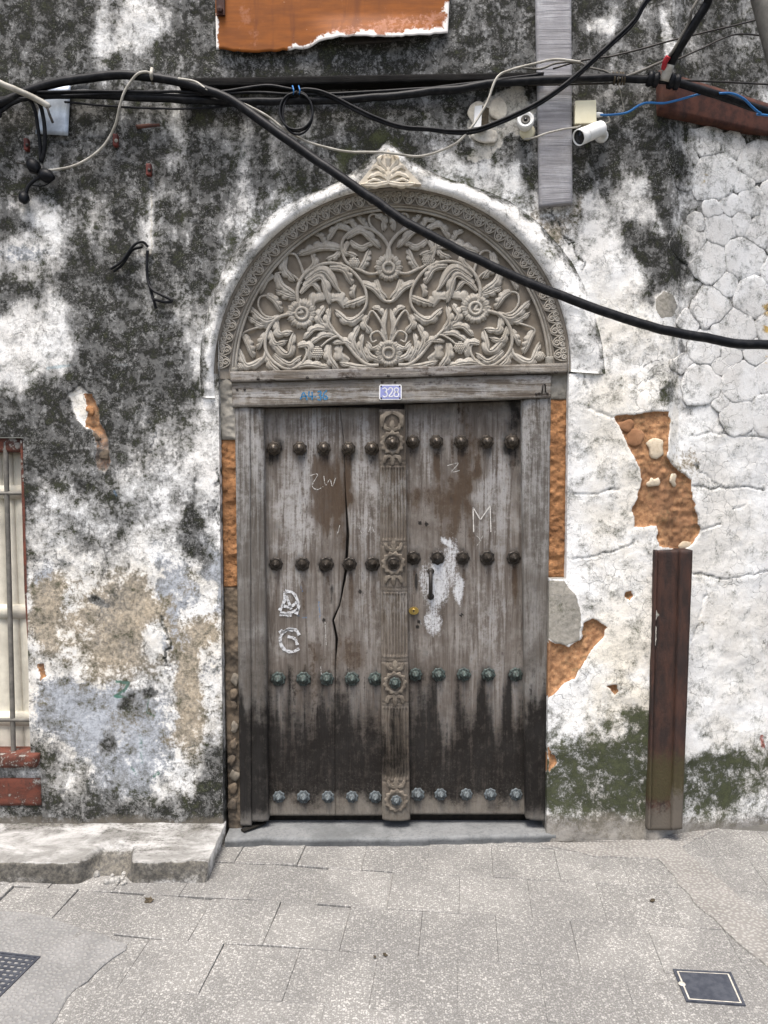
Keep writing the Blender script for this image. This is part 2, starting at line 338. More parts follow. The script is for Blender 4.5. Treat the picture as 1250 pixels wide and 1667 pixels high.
M = {}
M['plaster'] = make_plaster()
M['wood'] = make_wood('weathered_door_wood', (0.190, 0.168, 0.146), (0.345, 0.328, 0.306), (0.072, 0.059, 0.049), dust=(0.17, 0.155, 0.13)); M['frame'] = make_wood('weathered_frame_wood', (0.155, 0.143, 0.128), (0.34, 0.33, 0.315), (0.07, 0.06, 0.05), dust=(0.17, 0.155, 0.13))
M['beam'] = make_wood('weathered_beam_wood', (0.215, 0.195, 0.165), (0.40, 0.37, 0.32), horiz=True)
M['carved'] = make_carved()
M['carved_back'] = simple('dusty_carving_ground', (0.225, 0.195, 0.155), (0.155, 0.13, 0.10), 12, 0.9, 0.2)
M['post'] = make_wood('carved_post_wood', (0.150, 0.127, 0.102), (0.265, 0.24, 0.21), (0.07, 0.057, 0.045), dust=(0.17, 0.155, 0.13)); M['post_carving'] = simple('carved_post_relief', (0.175, 0.15, 0.118), (0.085, 0.07, 0.055), 30, 0.85, 0.3)
M['paving'] = make_paving()
M['ground'] = make_concrete('dirty_joint_ground', (0.085, 0.082, 0.075), (0.13, 0.125, 0.11))
M['cement'] = make_concrete('smooth_cement', (0.155, 0.154, 0.150), (0.205, 0.203, 0.197), 0.16, (0.18, 0.175, 0.165))
M['pebble'] = make_concrete('pebbled_cement', (0.165, 0.157, 0.146), (0.205, 0.196, 0.182), 0.34, (0.19, 0.18, 0.16))
M['ledge'] = make_concrete('worn_ledge_cement', (0.40, 0.39, 0.365), (0.17, 0.165, 0.15))
def ledge_mat():
    m = NT('worn_ledge'); o = m.coord('Object'); a = m.noise(m.coord('Object', (.6, 1, 1)), 7, 10, 0.72, 0.5); f = m.noise(o, 60, 8, 0.75); st = m.attr('stain')
    col = m.mix(m.rng(a, 0.36, 0.62), (0.42, 0.415, 0.40), (0.19, 0.186, 0.174)); col = m.mix(m.rng(f, 0.5, 0.7, 0, .5), col, (0.14, 0.138, 0.13))
    mx_ = m.math('ADD', m.math('MULTIPLY', a, .5), m.math('MULTIPLY', f, .5)); col = m.mix(m.math('MULTIPLY', m.thr(st[0], mx_, 3.5, 0.2, 0.8), .85), col, m.mix(m.rng(f, .4, .6), (0.135, 0.122, 0.098), (0.045, 0.042, 0.036)))
    return m.done(col, 0.92, m.math('ADD', f, m.math('MULTIPLY', a, .6)), 0.6, 0.008)
M['ledge_worn'] = ledge_mat()
M['sill'] = make_concrete('grey_threshold_stone', (0.115, 0.12, 0.12), (0.175, 0.18, 0.18), 0, (0.07, 0.07, 0.07))
def clay_mat():
    m = NT('orange_clay_fill'); o = m.coord('Object'); a = m.noise(o, 9, 10, .72, .4); f = m.noise(o, 55, 8, .75); g_ = m.noise(o, 150, 4, .7)
    col = m.mix(m.rng(a, .38, .62), (0.40, 0.200, 0.088), (0.24, 0.115, 0.05)); col = m.mix(m.rng(f, .55, .7, 0, .7), col, (0.45, 0.28, 0.15)); col = m.mix(m.rng(f, .44, .36, 0, .75), col, (0.10, 0.05, 0.026)); col = m.mix(m.rng(g_, .6, .7, 0, .5), col, (.13, .065, .03))
    return m.done(col, .95, m.math('ADD', f, m.math('MULTIPLY', g_, .5)), .9, .012)
M['clay'] = clay_mat(); M['clay2'] = make_concrete('brown_clay_lump', (0.34, 0.185, 0.10), (0.24, 0.12, 0.06), 0, (0.18, 0.09, 0.04))
M['rubble'] = make_concrete('dark_rubble_fill', (0.15, 0.115, 0.08), (0.05, 0.043, 0.035), 0, (0.025, 0.02, 0.018))
M['rubble2'] = make_concrete('dusty_rubble_stone', (0.20, 0.175, 0.14), (0.11, 0.095, 0.075), 0, (0.05, 0.042, 0.035))
M['grey_mortar'] = make_concrete('grey_mortar', (0.29, 0.275, 0.24), (0.23, 0.215, 0.185), 0, (0.15, 0.14, 0.12))
M['pale_stone'] = make_concrete('pale_coral_stone', (0.58, 0.50, 0.38), (0.47, 0.38, 0.27), 0, (0.33, 0.25, 0.16))
M['black'] = simple('black_cable_jacket', (0.0045, 0.005, 0.0065), (0.020, 0.020, 0.021), 30, 0.48, 0.15, lo=0.42, hi=0.75); M['black'].node_tree.nodes['Principled BSDF'].inputs['Specular IOR Level'].default_value = 0.16
M['white_wire'] = simple('dirty_white_wire', (0.42, 0.40, 0.35), (0.25, 0.235, 0.20), 15, 0.6, 0.1)
M['grey_wire'] = simple('grey_wire', (0.16, 0.15, 0.13), (0.09, 0.085, 0.075), 15, 0.6, 0.1)
M['blue_wire'] = simple('blue_wire', (0.03, 0.17, 0.42), (0.02, 0.12, 0.32), 15, 0.5, 0.1)
M['red'] = simple('red_tape', (0.40, 0.02, 0.03), (0.25, 0.02, 0.03), 15, 0.6, 0.1)
M['insul'] = simple('red_brown_porcelain', (0.14, 0.03, 0.02), (0.07, 0.018, 0.014), 30, 0.5, 0.2)
M['steel'] = simple('galvanised_sheet', (0.44, 0.49, 0.55), (0.30, 0.34, 0.39), 18, 0.45, 0.1, 0.4)
M['rust'] = simple('rusted_steel', (0.085, 0.030, 0.018), (0.035, 0.014, 0.010), 22, 0.75, 0.35)
M['iron'] = simple('black_iron', (0.016, 0.015, 0.014), (0.04, 0.033, 0.027), 40, 0.5, 0.3)
M['bronze_dark'] = simple('dark_bronze', (0.020, 0.017, 0.014), (0.050, 0.042, 0.034), 60, 0.38, 0.3, 0.35)
M['bronze_brown'] = simple('brown_bronze', (0.032, 0.026, 0.020), (0.085, 0.07, 0.054), 60, 0.36, 0.3, 0.4)
M['verdigris'] = simple('green_bronze', (0.022, 0.024, 0.022), (0.066, 0.088, 0.080), 90, 0.6, 0.3, 0.15, lo=0.4, hi=0.62)
M['verdigris_blue'] = simple('dusty_blue_bronze', (0.040, 0.044, 0.046), (0.105, 0.122, 0.128), 90, 0.75, 0.3, 0.05, lo=0.38, hi=0.6)
M['brass'] = simple('brass', (0.55, 0.40, 0.12), (0.42, 0.30, 0.10), 30, 0.3, 0.1, 0.9)
M['ivory'] = simple('ivory_plastic', (0.72, 0.68, 0.50), (0.66, 0.61, 0.43), 8, 0.45, 0.03)
M['white_plastic'] = simple('white_plastic', (0.78, 0.78, 0.76), (0.66, 0.66, 0.63), 12, 0.4, 0.03)
M['lens'] = simple('black_glass', (0.006, 0.006, 0.007), (0.012, 0.012, 0.014), 8, 0.12, 0.0)
M['board'] = make_wood('sawn_grey_board', (0.32, 0.315, 0.325), (0.44, 0.44, 0.455), (0.20, 0.195, 0.20), horiz=True, paint=False)
M['dark_timber'] = make_wood('black_weathered_timber', (0.007, 0.0065, 0.006), (0.013, 0.012, 0.011), (0.003, 0.003, 0.003), horiz=True, paint=False)
M['plate_blue'] = simple('blue_enamel', (0.23, 0.25, 0.48), (0.27, 0.29, 0.52), 20, 0.3, 0.03)
M['white_paint'] = simple('white_paint', (0.75, 0.75, 0.74), (0.6, 0.6, 0.59), 60, 0.6, 0.1)
M['blue_paint'] = simple('blue_marker', (0.02, 0.19, 0.42), (0.03, 0.24, 0.47), 60, 0.6, 0.1)
def worn(name, c, scale, lo, hi, w=0.6):
    m = NT(name); o = m.coord('Object'); n = m.noise(o, scale, 8, 0.75); m.con(m.rng(n, lo, hi, 0.0, 0.92), m.b.inputs['Alpha']); f = m.noise(o, 300, 3, .6)
    return m.done(m.mix(m.rng(f, .4, .65), c, tuple(q * w for q in c)), 0.85)
M['worn_white'] = worn('worn_white_paint', (0.62, 0.63, 0.64), 95, 0.33, 0.55); M['worn_blue'] = worn('worn_blue_marker', (0.03, 0.20, 0.40), 120, 0.30, 0.50); M['worn_chalk'] = worn('worn_chalk', (0.60, 0.585, 0.55), 140, 0.38, 0.56)
M['chalk'] = simple('white_chalk', (0.62, 0.60, 0.56), (0.36, 0.34, 0.31), 160, 0.9, 0.1)
def red_mat():
    m = NT('red_oxide_paint'); o = m.coord('Object'); a = m.noise(o, 12, 10, .72, .3); f = m.noise(o, 48, 8, .75)
    col = m.mix(m.rng(a, .38, .62), (0.135, 0.042, 0.026), (0.060, 0.027, 0.020)); col = m.mix(m.rng(m.math('ADD', m.math('MULTIPLY', a, .5), m.math('MULTIPLY', f, .5)), .545, .585), col, (0.24, 0.225, 0.20)); col = m.mix(m.rng(f, .42, .34, 0, .8), col, (.03, .024, .02))
    return m.done(col, .85, f, .5, .006)
M['red_paint'] = red_mat()
M['cream_paint'] = simple('cream_shutter_paint', (0.68, 0.645, 0.54), (0.50, 0.47, 0.39), 6, 0.6, 0.1)
M['grate'] = simple('blue_black_cast_iron', (0.030, 0.034, 0.045), (0.055, 0.06, 0.072), 40, 0.5, 0.3)
M['drain'] = simple('drain_floor', (0.22, 0.22, 0.21), (0.12, 0.12, 0.115), 20, 0.9, 0.3)
M['lid_line'] = simple('cream_lid_paint', (0.50, 0.47, 0.40), (0.33, 0.31, 0.27), 50, 0.7, 0.2)
M['litter'] = simple('dry_brown_leaf', (0.035, 0.028, 0.018), (0.07, 0.055, 0.035), 60, 0.9, 0.3)
def make_sheet():
    m = NT('orange_painted_sheet'); m.b.inputs['Specular IOR Level'].default_value = 0.12; o = m.coord('Object'); n = m.noise(m.coord('Object', (1, 1, 6)), 6, 8, 0.6); f = m.noise(o, 50, 8, 0.7); p = m.attr('paint')
    col = m.mix(m.rng(n, 0.35, 0.65), (0.25, 0.082, 0.017), (0.18, 0.060, 0.016)); col = m.mix(m.rng(f, 0.66, 0.74), col, (0.45, 0.30, 0.2)); st_ = m.noise(m.coord('Object', (1, 1, .12)), 14, 8, .7); col = m.mix(m.rng(st_, .5, .68, 0, .65), col, (0.125, .042, .018)); col = m.mix(m.rng(m.noise(o, 7, 10, .75), .56, .66, 0, .6), col, (0.33, .15, .085))
    col = m.mix(m.thr(p[3], f, 1.6, 0.35, 0.6), col, p[4]); return m.done(col, 0.6, n, 0.15, 0.004)
M['sheet'] = make_sheet()

# ------------------------------------------------------------------ the ground
def chain(pts): return [tuple(p) for p in pts]
g = put('ground', [(-150, -200, -0.012), (150, -200, -0.012), (150, 60, -0.012), (-150, 60, -0.012)], [(0, 1, 2, 3)], M['ground'], None, False, origin=(0, 0, -0.012))
tag(g, kind='structure')
pav = tag(link(bpy.data.objects.new('pavement', None), None, (0, -0.6, 0)), kind='structure')
ang = R(-6.2); U = np.array([math.cos(ang), math.sin(ang)]); Vv = np.array([-math.sin(ang), math.cos(ang)]); O0 = np.array([-0.244, -0.242]); TS = 0.288
for j in range(-6, 3):
    off = 0.0 if j % 2 else 0.5
    for i in range(-9, 9):
        c = O0 + U * ((i + 0.5 + off) * TS) + Vv * ((j + 0.5) * TS)
        if abs(c[0]) > 2.25 or c[1] < -1.75 or c[1] > 0.16: continue
        lit = (0.28 + 0.72 * sstep(0.15, -0.45, c[0])) * sstep(-1.3, -0.7, c[1])
        gap = 0.00025 + (0.0008 + 0.0018 * random.random() if random.random() < 0.8 else 0.0004) * lit + 0.0003 * random.random(); bv = 0.0006 + 0.0020 * lit; h = TS / 2; z = random.uniform(-0.0012, 0.0006) * (0.15 + lit)
        tx, ty = random.uniform(-1, 1) * 0.006 * lit, random.uniform(-1, 1) * 0.003 * lit
        pts = []
        for (e, zz) in ((0, -0.03), (0, -bv), (bv, 0.0)):
            for (sx, sy) in ((-1, -1), (1, -1), (1, 1), (-1, 1)):
                q = U * (sx * (h - gap * .45 - e * .6)) + Vv * (sy * (h - gap * 1.5 - e * 1.5)); pts.append((c[0] + q[0], c[1] + q[1], z + zz + tx * sx + ty * sy))
        F = [(k, (k + 1) % 4, 4 + (k + 1) % 4, 4 + k) for k in range(4)] + [(4 + k, 4 + (k + 1) % 4, 8 + (k + 1) % 4, 8 + k) for k in range(4)] + [(8, 9, 10, 11)]
        put('paving_slab', pts, F, M['paving'], pav, False)
def ground_sheet(name, pxs, z, mat, th=0.02):
    P = atz([p[0] for p in pxs], [p[1] for p in pxs], z); P = resample(np.concatenate([P, P[:1]]), 60)[:-1]
    P[:, 0] += (fbm(P[:, 0] * 100, P[:, 1] * 100, 6, 3, 5) - .5) * 0.03; P[:, 1] += (fbm(P[:, 0] * 100, P[:, 1] * 100, 6, 3, 9) - .5) * 0.03
    c = P.mean(0); n = len(P); lo = P.copy(); lo[:, 2] -= th; inn = c + (P - c) * 0.985; out = P.copy(); out[:, 2] -= 0.003
    V = np.concatenate([inn, out, lo, [c]]); F = [(n + i, n + (i + 1) % n, (i + 1) % n, i) for i in range(n)] + [(2 * n + i, 2 * n + (i + 1) % n, n + (i + 1) % n, n + i) for i in range(n)]
    o = put(name, V, F, mat, pav, False, None, [(3 * n, i, (i + 1) % n) for i in range(n)]); return o
ground_sheet('cement_patch', [(-120, 1478), (60, 1486), (170, 1522), (208, 1540), (120, 1610), (60, 1700), (-160, 1720)], 0.005, M['cement'])
ground_sheet('pebble_strip', [(1058, 1378), (1098, 1368), (1180, 1440), (1330, 1560), (1330, 1640), (1215, 1545), (1130, 1470)], 0.005, M['pebble'])
ground_sheet('cement_patch', [(880, 1372), (1060, 1366), (1120, 1342), (1180, 1344), (1110, 1378), (1075, 1398), (960, 1392)], 0.006, M['pebble'])

# ------------------------------------------------------------------ stain maps of the wall: how much mould, bare plaster, old paint, moss, clay, where
MOULD = """
7676436778888887998855675667
7774447788888888998867475776
7777667788899999998756777687
8777777667777778868777575111
8888766567777668888677575000
5467657567777622477766757811
4355556545543222444425445500
5335446445221111113433413510
2247466642111111111125424710
7588656511111111111114426710
2167864611111111111112210210
0079863301111111111122200110
4678775211111111111111400220
8967554011111111111111100010
9967532101111111111111100000
6656432211111111111111000010
6335334211111111111111000000
3233124211111111111111000000
2112112011111111111111000000
2113210011111111111111000000
3212110111111111111111100000
3211220211111111111111100000
3301421211111111111111100000
3402111411111111111111010000
4411112411111111111111011000
4433224411111111111111111110
6666666611111111111111111110
7777777711111111111111111110"""
MG = np.array([[int(c) for c in r] for r in MOULD.split()], float)
def mould_grid(px, py):
    wx = (fbm(px, py, 70, 4, 11) - .5) * 70; wy = (fbm(px, py, 70, 4, 23) - .5) * 70
    gx = np.clip((px + wx) / 50 - 0.5, 0, MG.shape[1] - 1.001); gy = np.clip((py + wy) / 50 - 0.5, 0, MG.shape[0] - 1.001)
    xi, yi = gx.astype(int), gy.astype(int); fx, fy = gx - xi, gy - yi; fx = fx * fx * (3 - 2 * fx); fy = fy * fy * (3 - 2 * fy)
    return ((MG[yi, xi] * (1 - fx) + MG[yi, xi + 1] * fx) * (1 - fy) + (MG[yi + 1, xi] * (1 - fx) + MG[yi + 1, xi + 1] * fx) * fy) / 9.0
CLAY = [
    [(1000, 676), (1050, 671), (1092, 670), (1090, 700), (1087, 745), (1105, 768), (1128, 782), (1133, 830), (1140, 868), (1130, 882), (1110, 897), (1074, 892), (1070, 858), (1033, 856), (1030, 830), (1044, 790), (1044, 762), (1030, 738), (1012, 705)],
    [(890, 1040), (925, 1056), (948, 1042), (952, 1015), (968, 1008), (990, 1020), (985, 1034), (965, 1060), (935, 1105), (910, 1122), (888, 1140)],
    [(982, 1115), (1004, 1113), (1006, 1127), (998, 1133), (994, 1122)],
    [(1017, 963), (1030, 961), (1034, 970), (1026, 977), (1018, 973)],
    [(134, 640), (150, 640), (160, 662), (163, 690), (176, 720), (181, 752), (174, 768), (158, 764), (154, 720), (150, 700), (138, 694), (140, 670)],
    [(60, 1080), (72, 1078), (75, 1102), (66, 1112)], [(893, 1225), (905, 1232), (909, 1245), (893, 1262)], [(892, 1210), (899, 1225), (892, 1236)]]
GREYP = [[(886, 945), (918, 945), (938, 968), (946, 1000), (944, 1046), (918, 1054), (900, 1044), (886, 1038)], [(1068, 490), (1080, 474), (1098, 480), (1102, 498), (1094, 514), (1078, 518), (1069, 506)]]
CREAM_HOLE = [(110, 640), (128, 628), (146, 646), (150, 690), (140, 700), (122, 680)]
BLACKHOLES = [(175, 1212, 15, 18), (205, 1150, 12, 9), (240, 1136, 10, 8), (158, 985, 16, 8), (130, 790, 14, 9), (1088, 642, 7, 20), (1112, 570, 7, 12), (1152, 645, 9, 6), (1150, 380, 6, 20), (1145, 205, 6, 14)]
CRACKS = [[(183, 295), (183, 345), (196, 368), (222, 385), (235, 405)], [(312, 180), (318, 250), (312, 300)], [(978, 248), (968, 275), (972, 305), (970, 325)], [(1095, 180), (1078, 225), (1072, 262), (1090, 300), (1110, 320)],
          [(1132, 790), (1160, 798), (1200, 797), (1250, 806)], [(1120, 705), (1180, 700), (1250, 712)], [(1135, 760), (1150, 775), (1180, 800)], [(1130, 940), (1190, 938), (1250, 925)], [(1138, 862), (1180, 860)],
          [(1050, 510), (1040, 525), (1052, 555)], [(360, 740), (352, 800), (358, 900)], [(240, 690), (250, 710), (238, 760)], [(920, 800), (960, 806), (1010, 800)], [(925, 905), (1000, 900), (1035, 880)],
          [(955, 610), (955, 660), (1000, 678)], [(100, 145), (250, 148)], [(60, 228), (130, 230), (180, 228)], [(1150, 970), (1135, 1020), (1120, 1040)], [(262, 1000), (275, 1050), (272, 1085)], [(305, 360), (330, 365), (345, 350)],
          [(1110, 575), (1118, 640), (1105, 660)], [(1192, 830), (1212, 820)], [(870, 300), (905, 350), (930, 395), (950, 440)]]
def wall_stain(px, py):
    n1 = fbm(px, py, 45, 5, 3); n2 = fbm(px, py, 16, 4, 8); n3 = fbm(px, py, 120, 4, 15)
    mo = mould_grid(px, py)
    E = lambda *a, **k: ell(px + (n1 - .5) * 40, py + (n2 - .5) * 25, *a, **k)
    n4 = fbm(px, py, 80, 5, 41); n5 = fbm(px, py, 80, 5, 43); Ew = lambda *a, **k: ell(px + (n4 - .5) * 150, py + (n5 - .5) * 130, *a, soft=0.7, **k)
    mo = mo + 0.55 * E(1065, 235, 18, 75, -12) + 0.75 * Ew(1068, 440, 32, 50, -20) + 0.5 * E(1085, 350, 12, 50, -10) + 0.45 * E(1092, 150, 20, 60, 15)
    mo = mo + 0.3 * Ew(100, 690, 90, 60) - 0.6 * E(30, 560, 38, 50) - 0.45 * E(225, 40, 40, 38) - 0.5 * E(985, 40, 22, 15) - 0.5 * E(1090, 60, 9, 45, -12) - .3 * E(30, 400, 55, 20)
    mo = mo - 0.45 * E(970, 360, 18, 60, -15) + 0.35 * E(225, 590, 70, 30) + 0.35 * Ew(170, 460, 70, 60) - .4 * E(60, 345, 30, 22) + .35 * E(345, 1270, 14, 70) + 0.35 * Ew(330, 850, 16, 60) - .35 * E(340, 720, 14, 80)
    mo = mo - 0.3 * np.exp(-((px - 245) / 5.0) ** 2) * sstep(300, 320, py) * sstep(420, 390, py) - 0.35 * np.exp(-((px - 222) / 4.0) ** 2) * sstep(20, 30, py) * sstep(90, 70, py)
    mo = mo + 0.3 * sstep(0.55, 0.75, n3) * sstep(1100, 700, py) * (px < 360) - 0.25 * sstep(0.45, 0.25, n3) * (px < 360)
    dr = fbm(px, py * .12, 26, 4, 83); mo = mo + 0.85 * (dr - .5) * sstep(900, 300, py) * (px < 1085)
    mo = np.where((px < 372) | (py < 470), (mo - .5) * 1.3 + .5, mo)
    cr = np.zeros(px.shape); cdep = np.zeros(px.shape)
    for k, c in enumerate(CRACKS):
        x0, x1 = min(q[0] for q in c) - 30, max(q[0] for q in c) + 30; y0, y1 = min(q[1] for q in c) - 30, max(q[1] for q in c) + 30
        m = (px > x0) & (px < x1) & (py > y0) & (py < y1)
        if not m.any(): continue
        d = seg_dist(px[m] + (n2[m] - .5) * 22 + (n1[m] - .5) * 12, py[m] + (n1[m] - .5) * 26, c)
        amp_ = (0.45 + 0.5 * sstep(0.4, 0.6, n1[m])) * (0.6 if x0 > 850 else 1.0); cr[m] = np.maximum(cr[m], amp_ * (1 - sstep(0.4, 2.2, d))); cdep[m] = np.maximum(cdep[m], (1 - sstep(0, 2.6, d)))
    for (x, y, rx, ry) in BLACKHOLES:
        e = ell(px + (n2 - .5) * 30, py + (n1 - .5) * 40, x, y, rx, ry, soft=.6); mo = mo + 0.6 * e; cdep = np.maximum(cdep, 0.8 * e)
    mo = np.clip(np.maximum(mo, 0.85 * cr) + (0.10 + 0.12 * sstep(.4, .7, n2)) * np.where((px > 900) & (py > 430), 0.25, 1.0) + 0.08 * (px < 372), 0, 1)
    right = sstep(935, 985, px)
    lowl = sstep(830, 930, py + (n4 - .5) * 120) * (px < 372)
    tan = np.clip(1.0 * Ew(175, 1005, 88, 82) + 0.9 * Ew(312, 1120, 34, 95, 8) + lowl * (0.22 + 0.9 * (n5 - .5)) + 0.5 * E(75, 1010, 20, 60) + 0.75 * E(945, 265, 14, 70) + 0.65 * E(900, 360, 40, 45, 35) + 0.6 * E(1150, 1000, 40, 25) * 0.5 + 0.5 * E(1120, 760, 30, 40), 0, 1)
    tan = np.clip(tan - 0.8 * E(245, 1040, 22, 32), 0, 1)
    blue = np.clip(1.0 * Ew(165, 1190, 105, 95) + 0.8 * Ew(285, 1010, 18, 120) + 0.9 * Ew(345, 930, 18, 90) + lowl * (0.15 + 1.1 * (n4 - .5)) + 0.7 * E(75, 960, 20, 45) + 0.6 * E(25, 412, 50, 16) + 0.5 * E(330, 215, 18, 45) + 0.45 * E(215, 690, 22, 45) + .5 * E(195, 260, 30, 30) * 0 + 0.4 * E(420, 260, 70, 60), 0, 1)
    moss = np.zeros(px.shape)
    left_m = sstep(1150, 1250, py + (n1 - .5) * 90 + 30 * sstep(1000, 1050, px)) * sstep(880, 890, px) * sstep(1068, 1062, px)
    rm = sstep(1195, 1245, py + (n1 - .5) * 70 - 0.35 * np.maximum(0, 1180 - px)) * sstep(1105, 1112, px) * (0.35 + 0.65 * sstep(1250, 1190, px + 0.2 * (py - 1250)))
    moss = np.maximum(left_m * (1.05 + 0.9 * (n3 - .5)), rm * (0.95 + n1 - .4)) * sstep(1385, 1290, py) + 0.55 * E(1040, 1200, 25, 40) + 0.4 * E(1240, 1230, 30, 45)
    moss = moss + 0.5 * E(440, 345, 60, 14, -35) + 0.55 * E(632, 232, 22, 16) + 0.5 * E(560, 262, 50, 12, -42) + 0.45 * E(1092, 630, 10, 40) + 0.5 * E(365, 420, 12, 60, 20) + 0.35 * E(800, 310, 80, 16, 25)
    clay = np.zeros(px.shape); dep = np.zeros(px.shape)
    for p in CLAY:
        s = poly_sd(px + (n2 - .5) * 9, py + (n1 - .5) * 12, p); clay = np.maximum(clay, sstep(-0.6, 1.4, s)); dep = np.maximum(dep, sstep(-1.0, 3.5, s))
    grey = np.zeros(px.shape)
    for p in GREYP: grey = np.maximum(grey, sstep(-1.5, 1.5, poly_sd(px + (n2 - .5) * 8, py + (n1 - .5) * 10, p)))
    ch = sstep(-1.5, 2, poly_sd(px, py + (n2 - .5) * 6, CREAM_HOLE)); dep = np.maximum(dep, 0.8 * ch)
    mo = mo * (1 - np.maximum(clay * (0.85 - 0.55 * sstep(690, 740, py) * (px < 400)), ch * 0.9)) * (1 - 0.9 * grey); moss *= 1 - clay
    cream = np.clip(right * 0.55 * sstep(430, 520, py) * (px < 1105) + 0.8 * ch + 0.35 * E(1000, 1120, 90, 90) + 0.3 * E(985, 40, 22, 16) + 0.25 * (px > 1105) * sstep(700, 900, py) + lowl * (0.45 + .8 * (n2 - .5)), 0, 1)
    dust = 0.9 * sstep(1305, 1350, py + (n1 - .5) * 30) * (px > 880) + 0.75 * sstep(1316, 1345, py + (n1 - .5) * 25) * (px < 365)
    paint = np.zeros(px.shape + (4,))
    def pm(mask, rgb):
        w_ = np.clip(mask, 0, 1); paint[..., :3] = np.where(w_[..., None] > paint[..., 3:], np.array(rgb), paint[..., :3]); paint[..., 3] = np.maximum(paint[..., 3], w_)
    def line(pts, wd, rgb, k=0.75):
        x0, x1 = min(q[0] for q in pts) - 12, max(q[0] for q in pts) + 12; y0, y1 = min(q[1] for q in pts) - 12, max(q[1] for q in pts) + 12
        m = (px > x0) & (px < x1) & (py > y0) & (py < y1); mk = np.zeros(px.shape)
        if m.any(): mk[m] = k * (1 - sstep(wd * .5, wd * 1.2, seg_dist(px[m] + (n2[m] - .5) * 5, py[m] + (n2[m] - .5) * 5, pts)))
        pm(mk, rgb)
    cy = (0.36, 0.55, 0.62)
    line([(152, 594), (206, 593)], 2.5, cy); line([(206, 594), (206, 615)], 2, cy, .6); line([(78, 600), (120, 593)], 3.5, (0.5, 0.58, 0.6), .7); line([(186, 640), (235, 640)], 2, (.5, .6, .65), .6); line([(190, 642), (192, 690)], 3, (.5, .56, .62), .5)
    gr_ = (0.05, 0.16, 0.12)
    line([(188, 1110), (208, 1112), (200, 1126), (186, 1134), (205, 1137)], 3.5, gr_, .7); line([(243, 1120), (238, 1160), (250, 1165)], 2.5, gr_, .6); line([(228, 1198), (230, 1240)], 4, gr_, .45); line([(250, 1263), (257, 1258)], 4, gr_, .6); line([(213, 1250), (222, 1262)], 3, gr_, .5)
    line([(186, 800), (190, 808)], 3, (0.05, 0.3, 0.6), .9)
    gy = (0.30, 0.30, 0.29)
    pl_ = np.maximum(Ew(798, 190, 40, 36), np.maximum(Ew(790, 226, 34, 20), Ew(765, 190, 12, 24))); pm(.9 * sstep(.3, .6, pl_ + (n2 - .5) * .5), (0.60, .575, .51)); mo = mo * (1 - .75 * sstep(.3, .6, pl_))
    for k in range(3): line([(1048 + 6 * k, 598 + 9 * k), (1062 + 5 * k, 588 + 8 * k), (1084 - 3 * k, 583 + 10 * k)], 1.0, gy, .8)
    line([(1040, 628), (1060, 612), (1078, 606)], 1.0, gy, .8); line([(1052, 622), (1068, 612)], 1.4, gy, .8)
    line([(1246, 488), (1247, 545)], 4, (0.62, 0.42, 0.14), .8); line([(1247, 570), (1248, 600)], 3, (0.6, 0.42, 0.14), .5); line([(1242, 1200), (1243, 1216)], 4, (0.5, 0.15, 0.13), .6); line([(1145, 232), (1147, 300)], 2, (0.55, .44, .22), .6)
    line([(948, 240), (949, 300)], 2.0, (0.7, 0.62, .45), .7); line([(246, 310), (246, 400)], 2.5, (0.62, 0.58, 0.48), .6)
    for (x, y) in ((310, 1217), (308, 1222), (309, 1229)): line([(x - 7, y), (x + 7, y - 1)], 1.2, (0.14, .14, .14), .7)
    return dict(stain=np.stack([mo, tan, blue, cream], -1), stain2=np.stack([np.clip(moss, 0, 1), clay, grey, np.clip(dust, 0, 1)], -1), paint=paint), dep, cdep, n1, n2, n3

# ------------------------------------------------------------------ the wall
XL, XR = float(at(359, 950)[0]), float(at(922, 950)[0])
XR2 = float(at(892, 1150)[0]); Z942 = float(at(905, 942)[2])
ACX, ACY, AA, AB = 638.0, 606.0, 289.0, 299.0       # the arch: middle, spring height, half width, rise (photo pixels on the wall face)
TILT = -0.022
def arch(a, da=0.0, db=None):                        # a: 180 = left spring, 90 = crown, 0 = right spring
    db = da if db is None else db; c, s = math.cos(R(a)), math.sin(R(a)); x = (AA + da) * c
    return (ACX + x, ACY - (AB + db) * s + TILT * x)
wall = empty('house_wall', (0, 0.2, 0), 'mould stained lime plaster house wall around the carved door, bare rubble at its right end', 'wall', kind='thing')
st = 0.0062
xs = np.concatenate([np.linspace(-4.5, -1.95, 18)[:-1], np.arange(-1.95, XL, st), [XL], np.arange(XL + st, XR2, st), [XR2], np.arange(XR2 + st, XR, st), [XR], np.arange(XR + st, 2.1, st), np.linspace(2.1, 4.5, 16)])
zs = np.concatenate([[-0.05], np.arange(0, Z942, st), [Z942], np.arange(Z942 + st * .6, 3.95, st), np.linspace(3.96, 6.0, 10)]); nx, nz = len(xs), len(zs)
GX, GZ = np.meshgrid(xs, zs); GY = wall_y(GX); P = np.stack([GX, GY, GZ], -1); px, py = proj(P)
at_, dep, cdep, n1, n2, n3 = wall_stain(px, py)
dy = 0.016 * dep + 0.006 * cdep + (n3 - .5) * 0.030 + (n1 - .5) * 0.012 + (n2 - .5) * 0.004 - 0.004 * at_['stain2'][..., 2]
dy = dy + np.where(at_['stain2'][..., 1] > .4, (fbm(px, py, 14, 4, 31) - .5) * 0.026, 0)
dy = dy * sstep(0, 0.03, np.minimum(abs(GX - XL), np.where(GZ < Z942 + .02, abs(GX - XR2), abs(GX - XR))) + (GZ > 2.1)) + 0.004
stone_zone = sstep(1066, 1094, px) * sstep(185, 200, py) * sstep(720, 620, py)
dy = dy * (1 - .85 * stone_zone) + 0.003 * stone_zone
for (wx0, wy0, wx1, wy1) in ((-400, 716, 46, 1244),):   # opening of the window at the left
    pass
P[..., 1] += dy
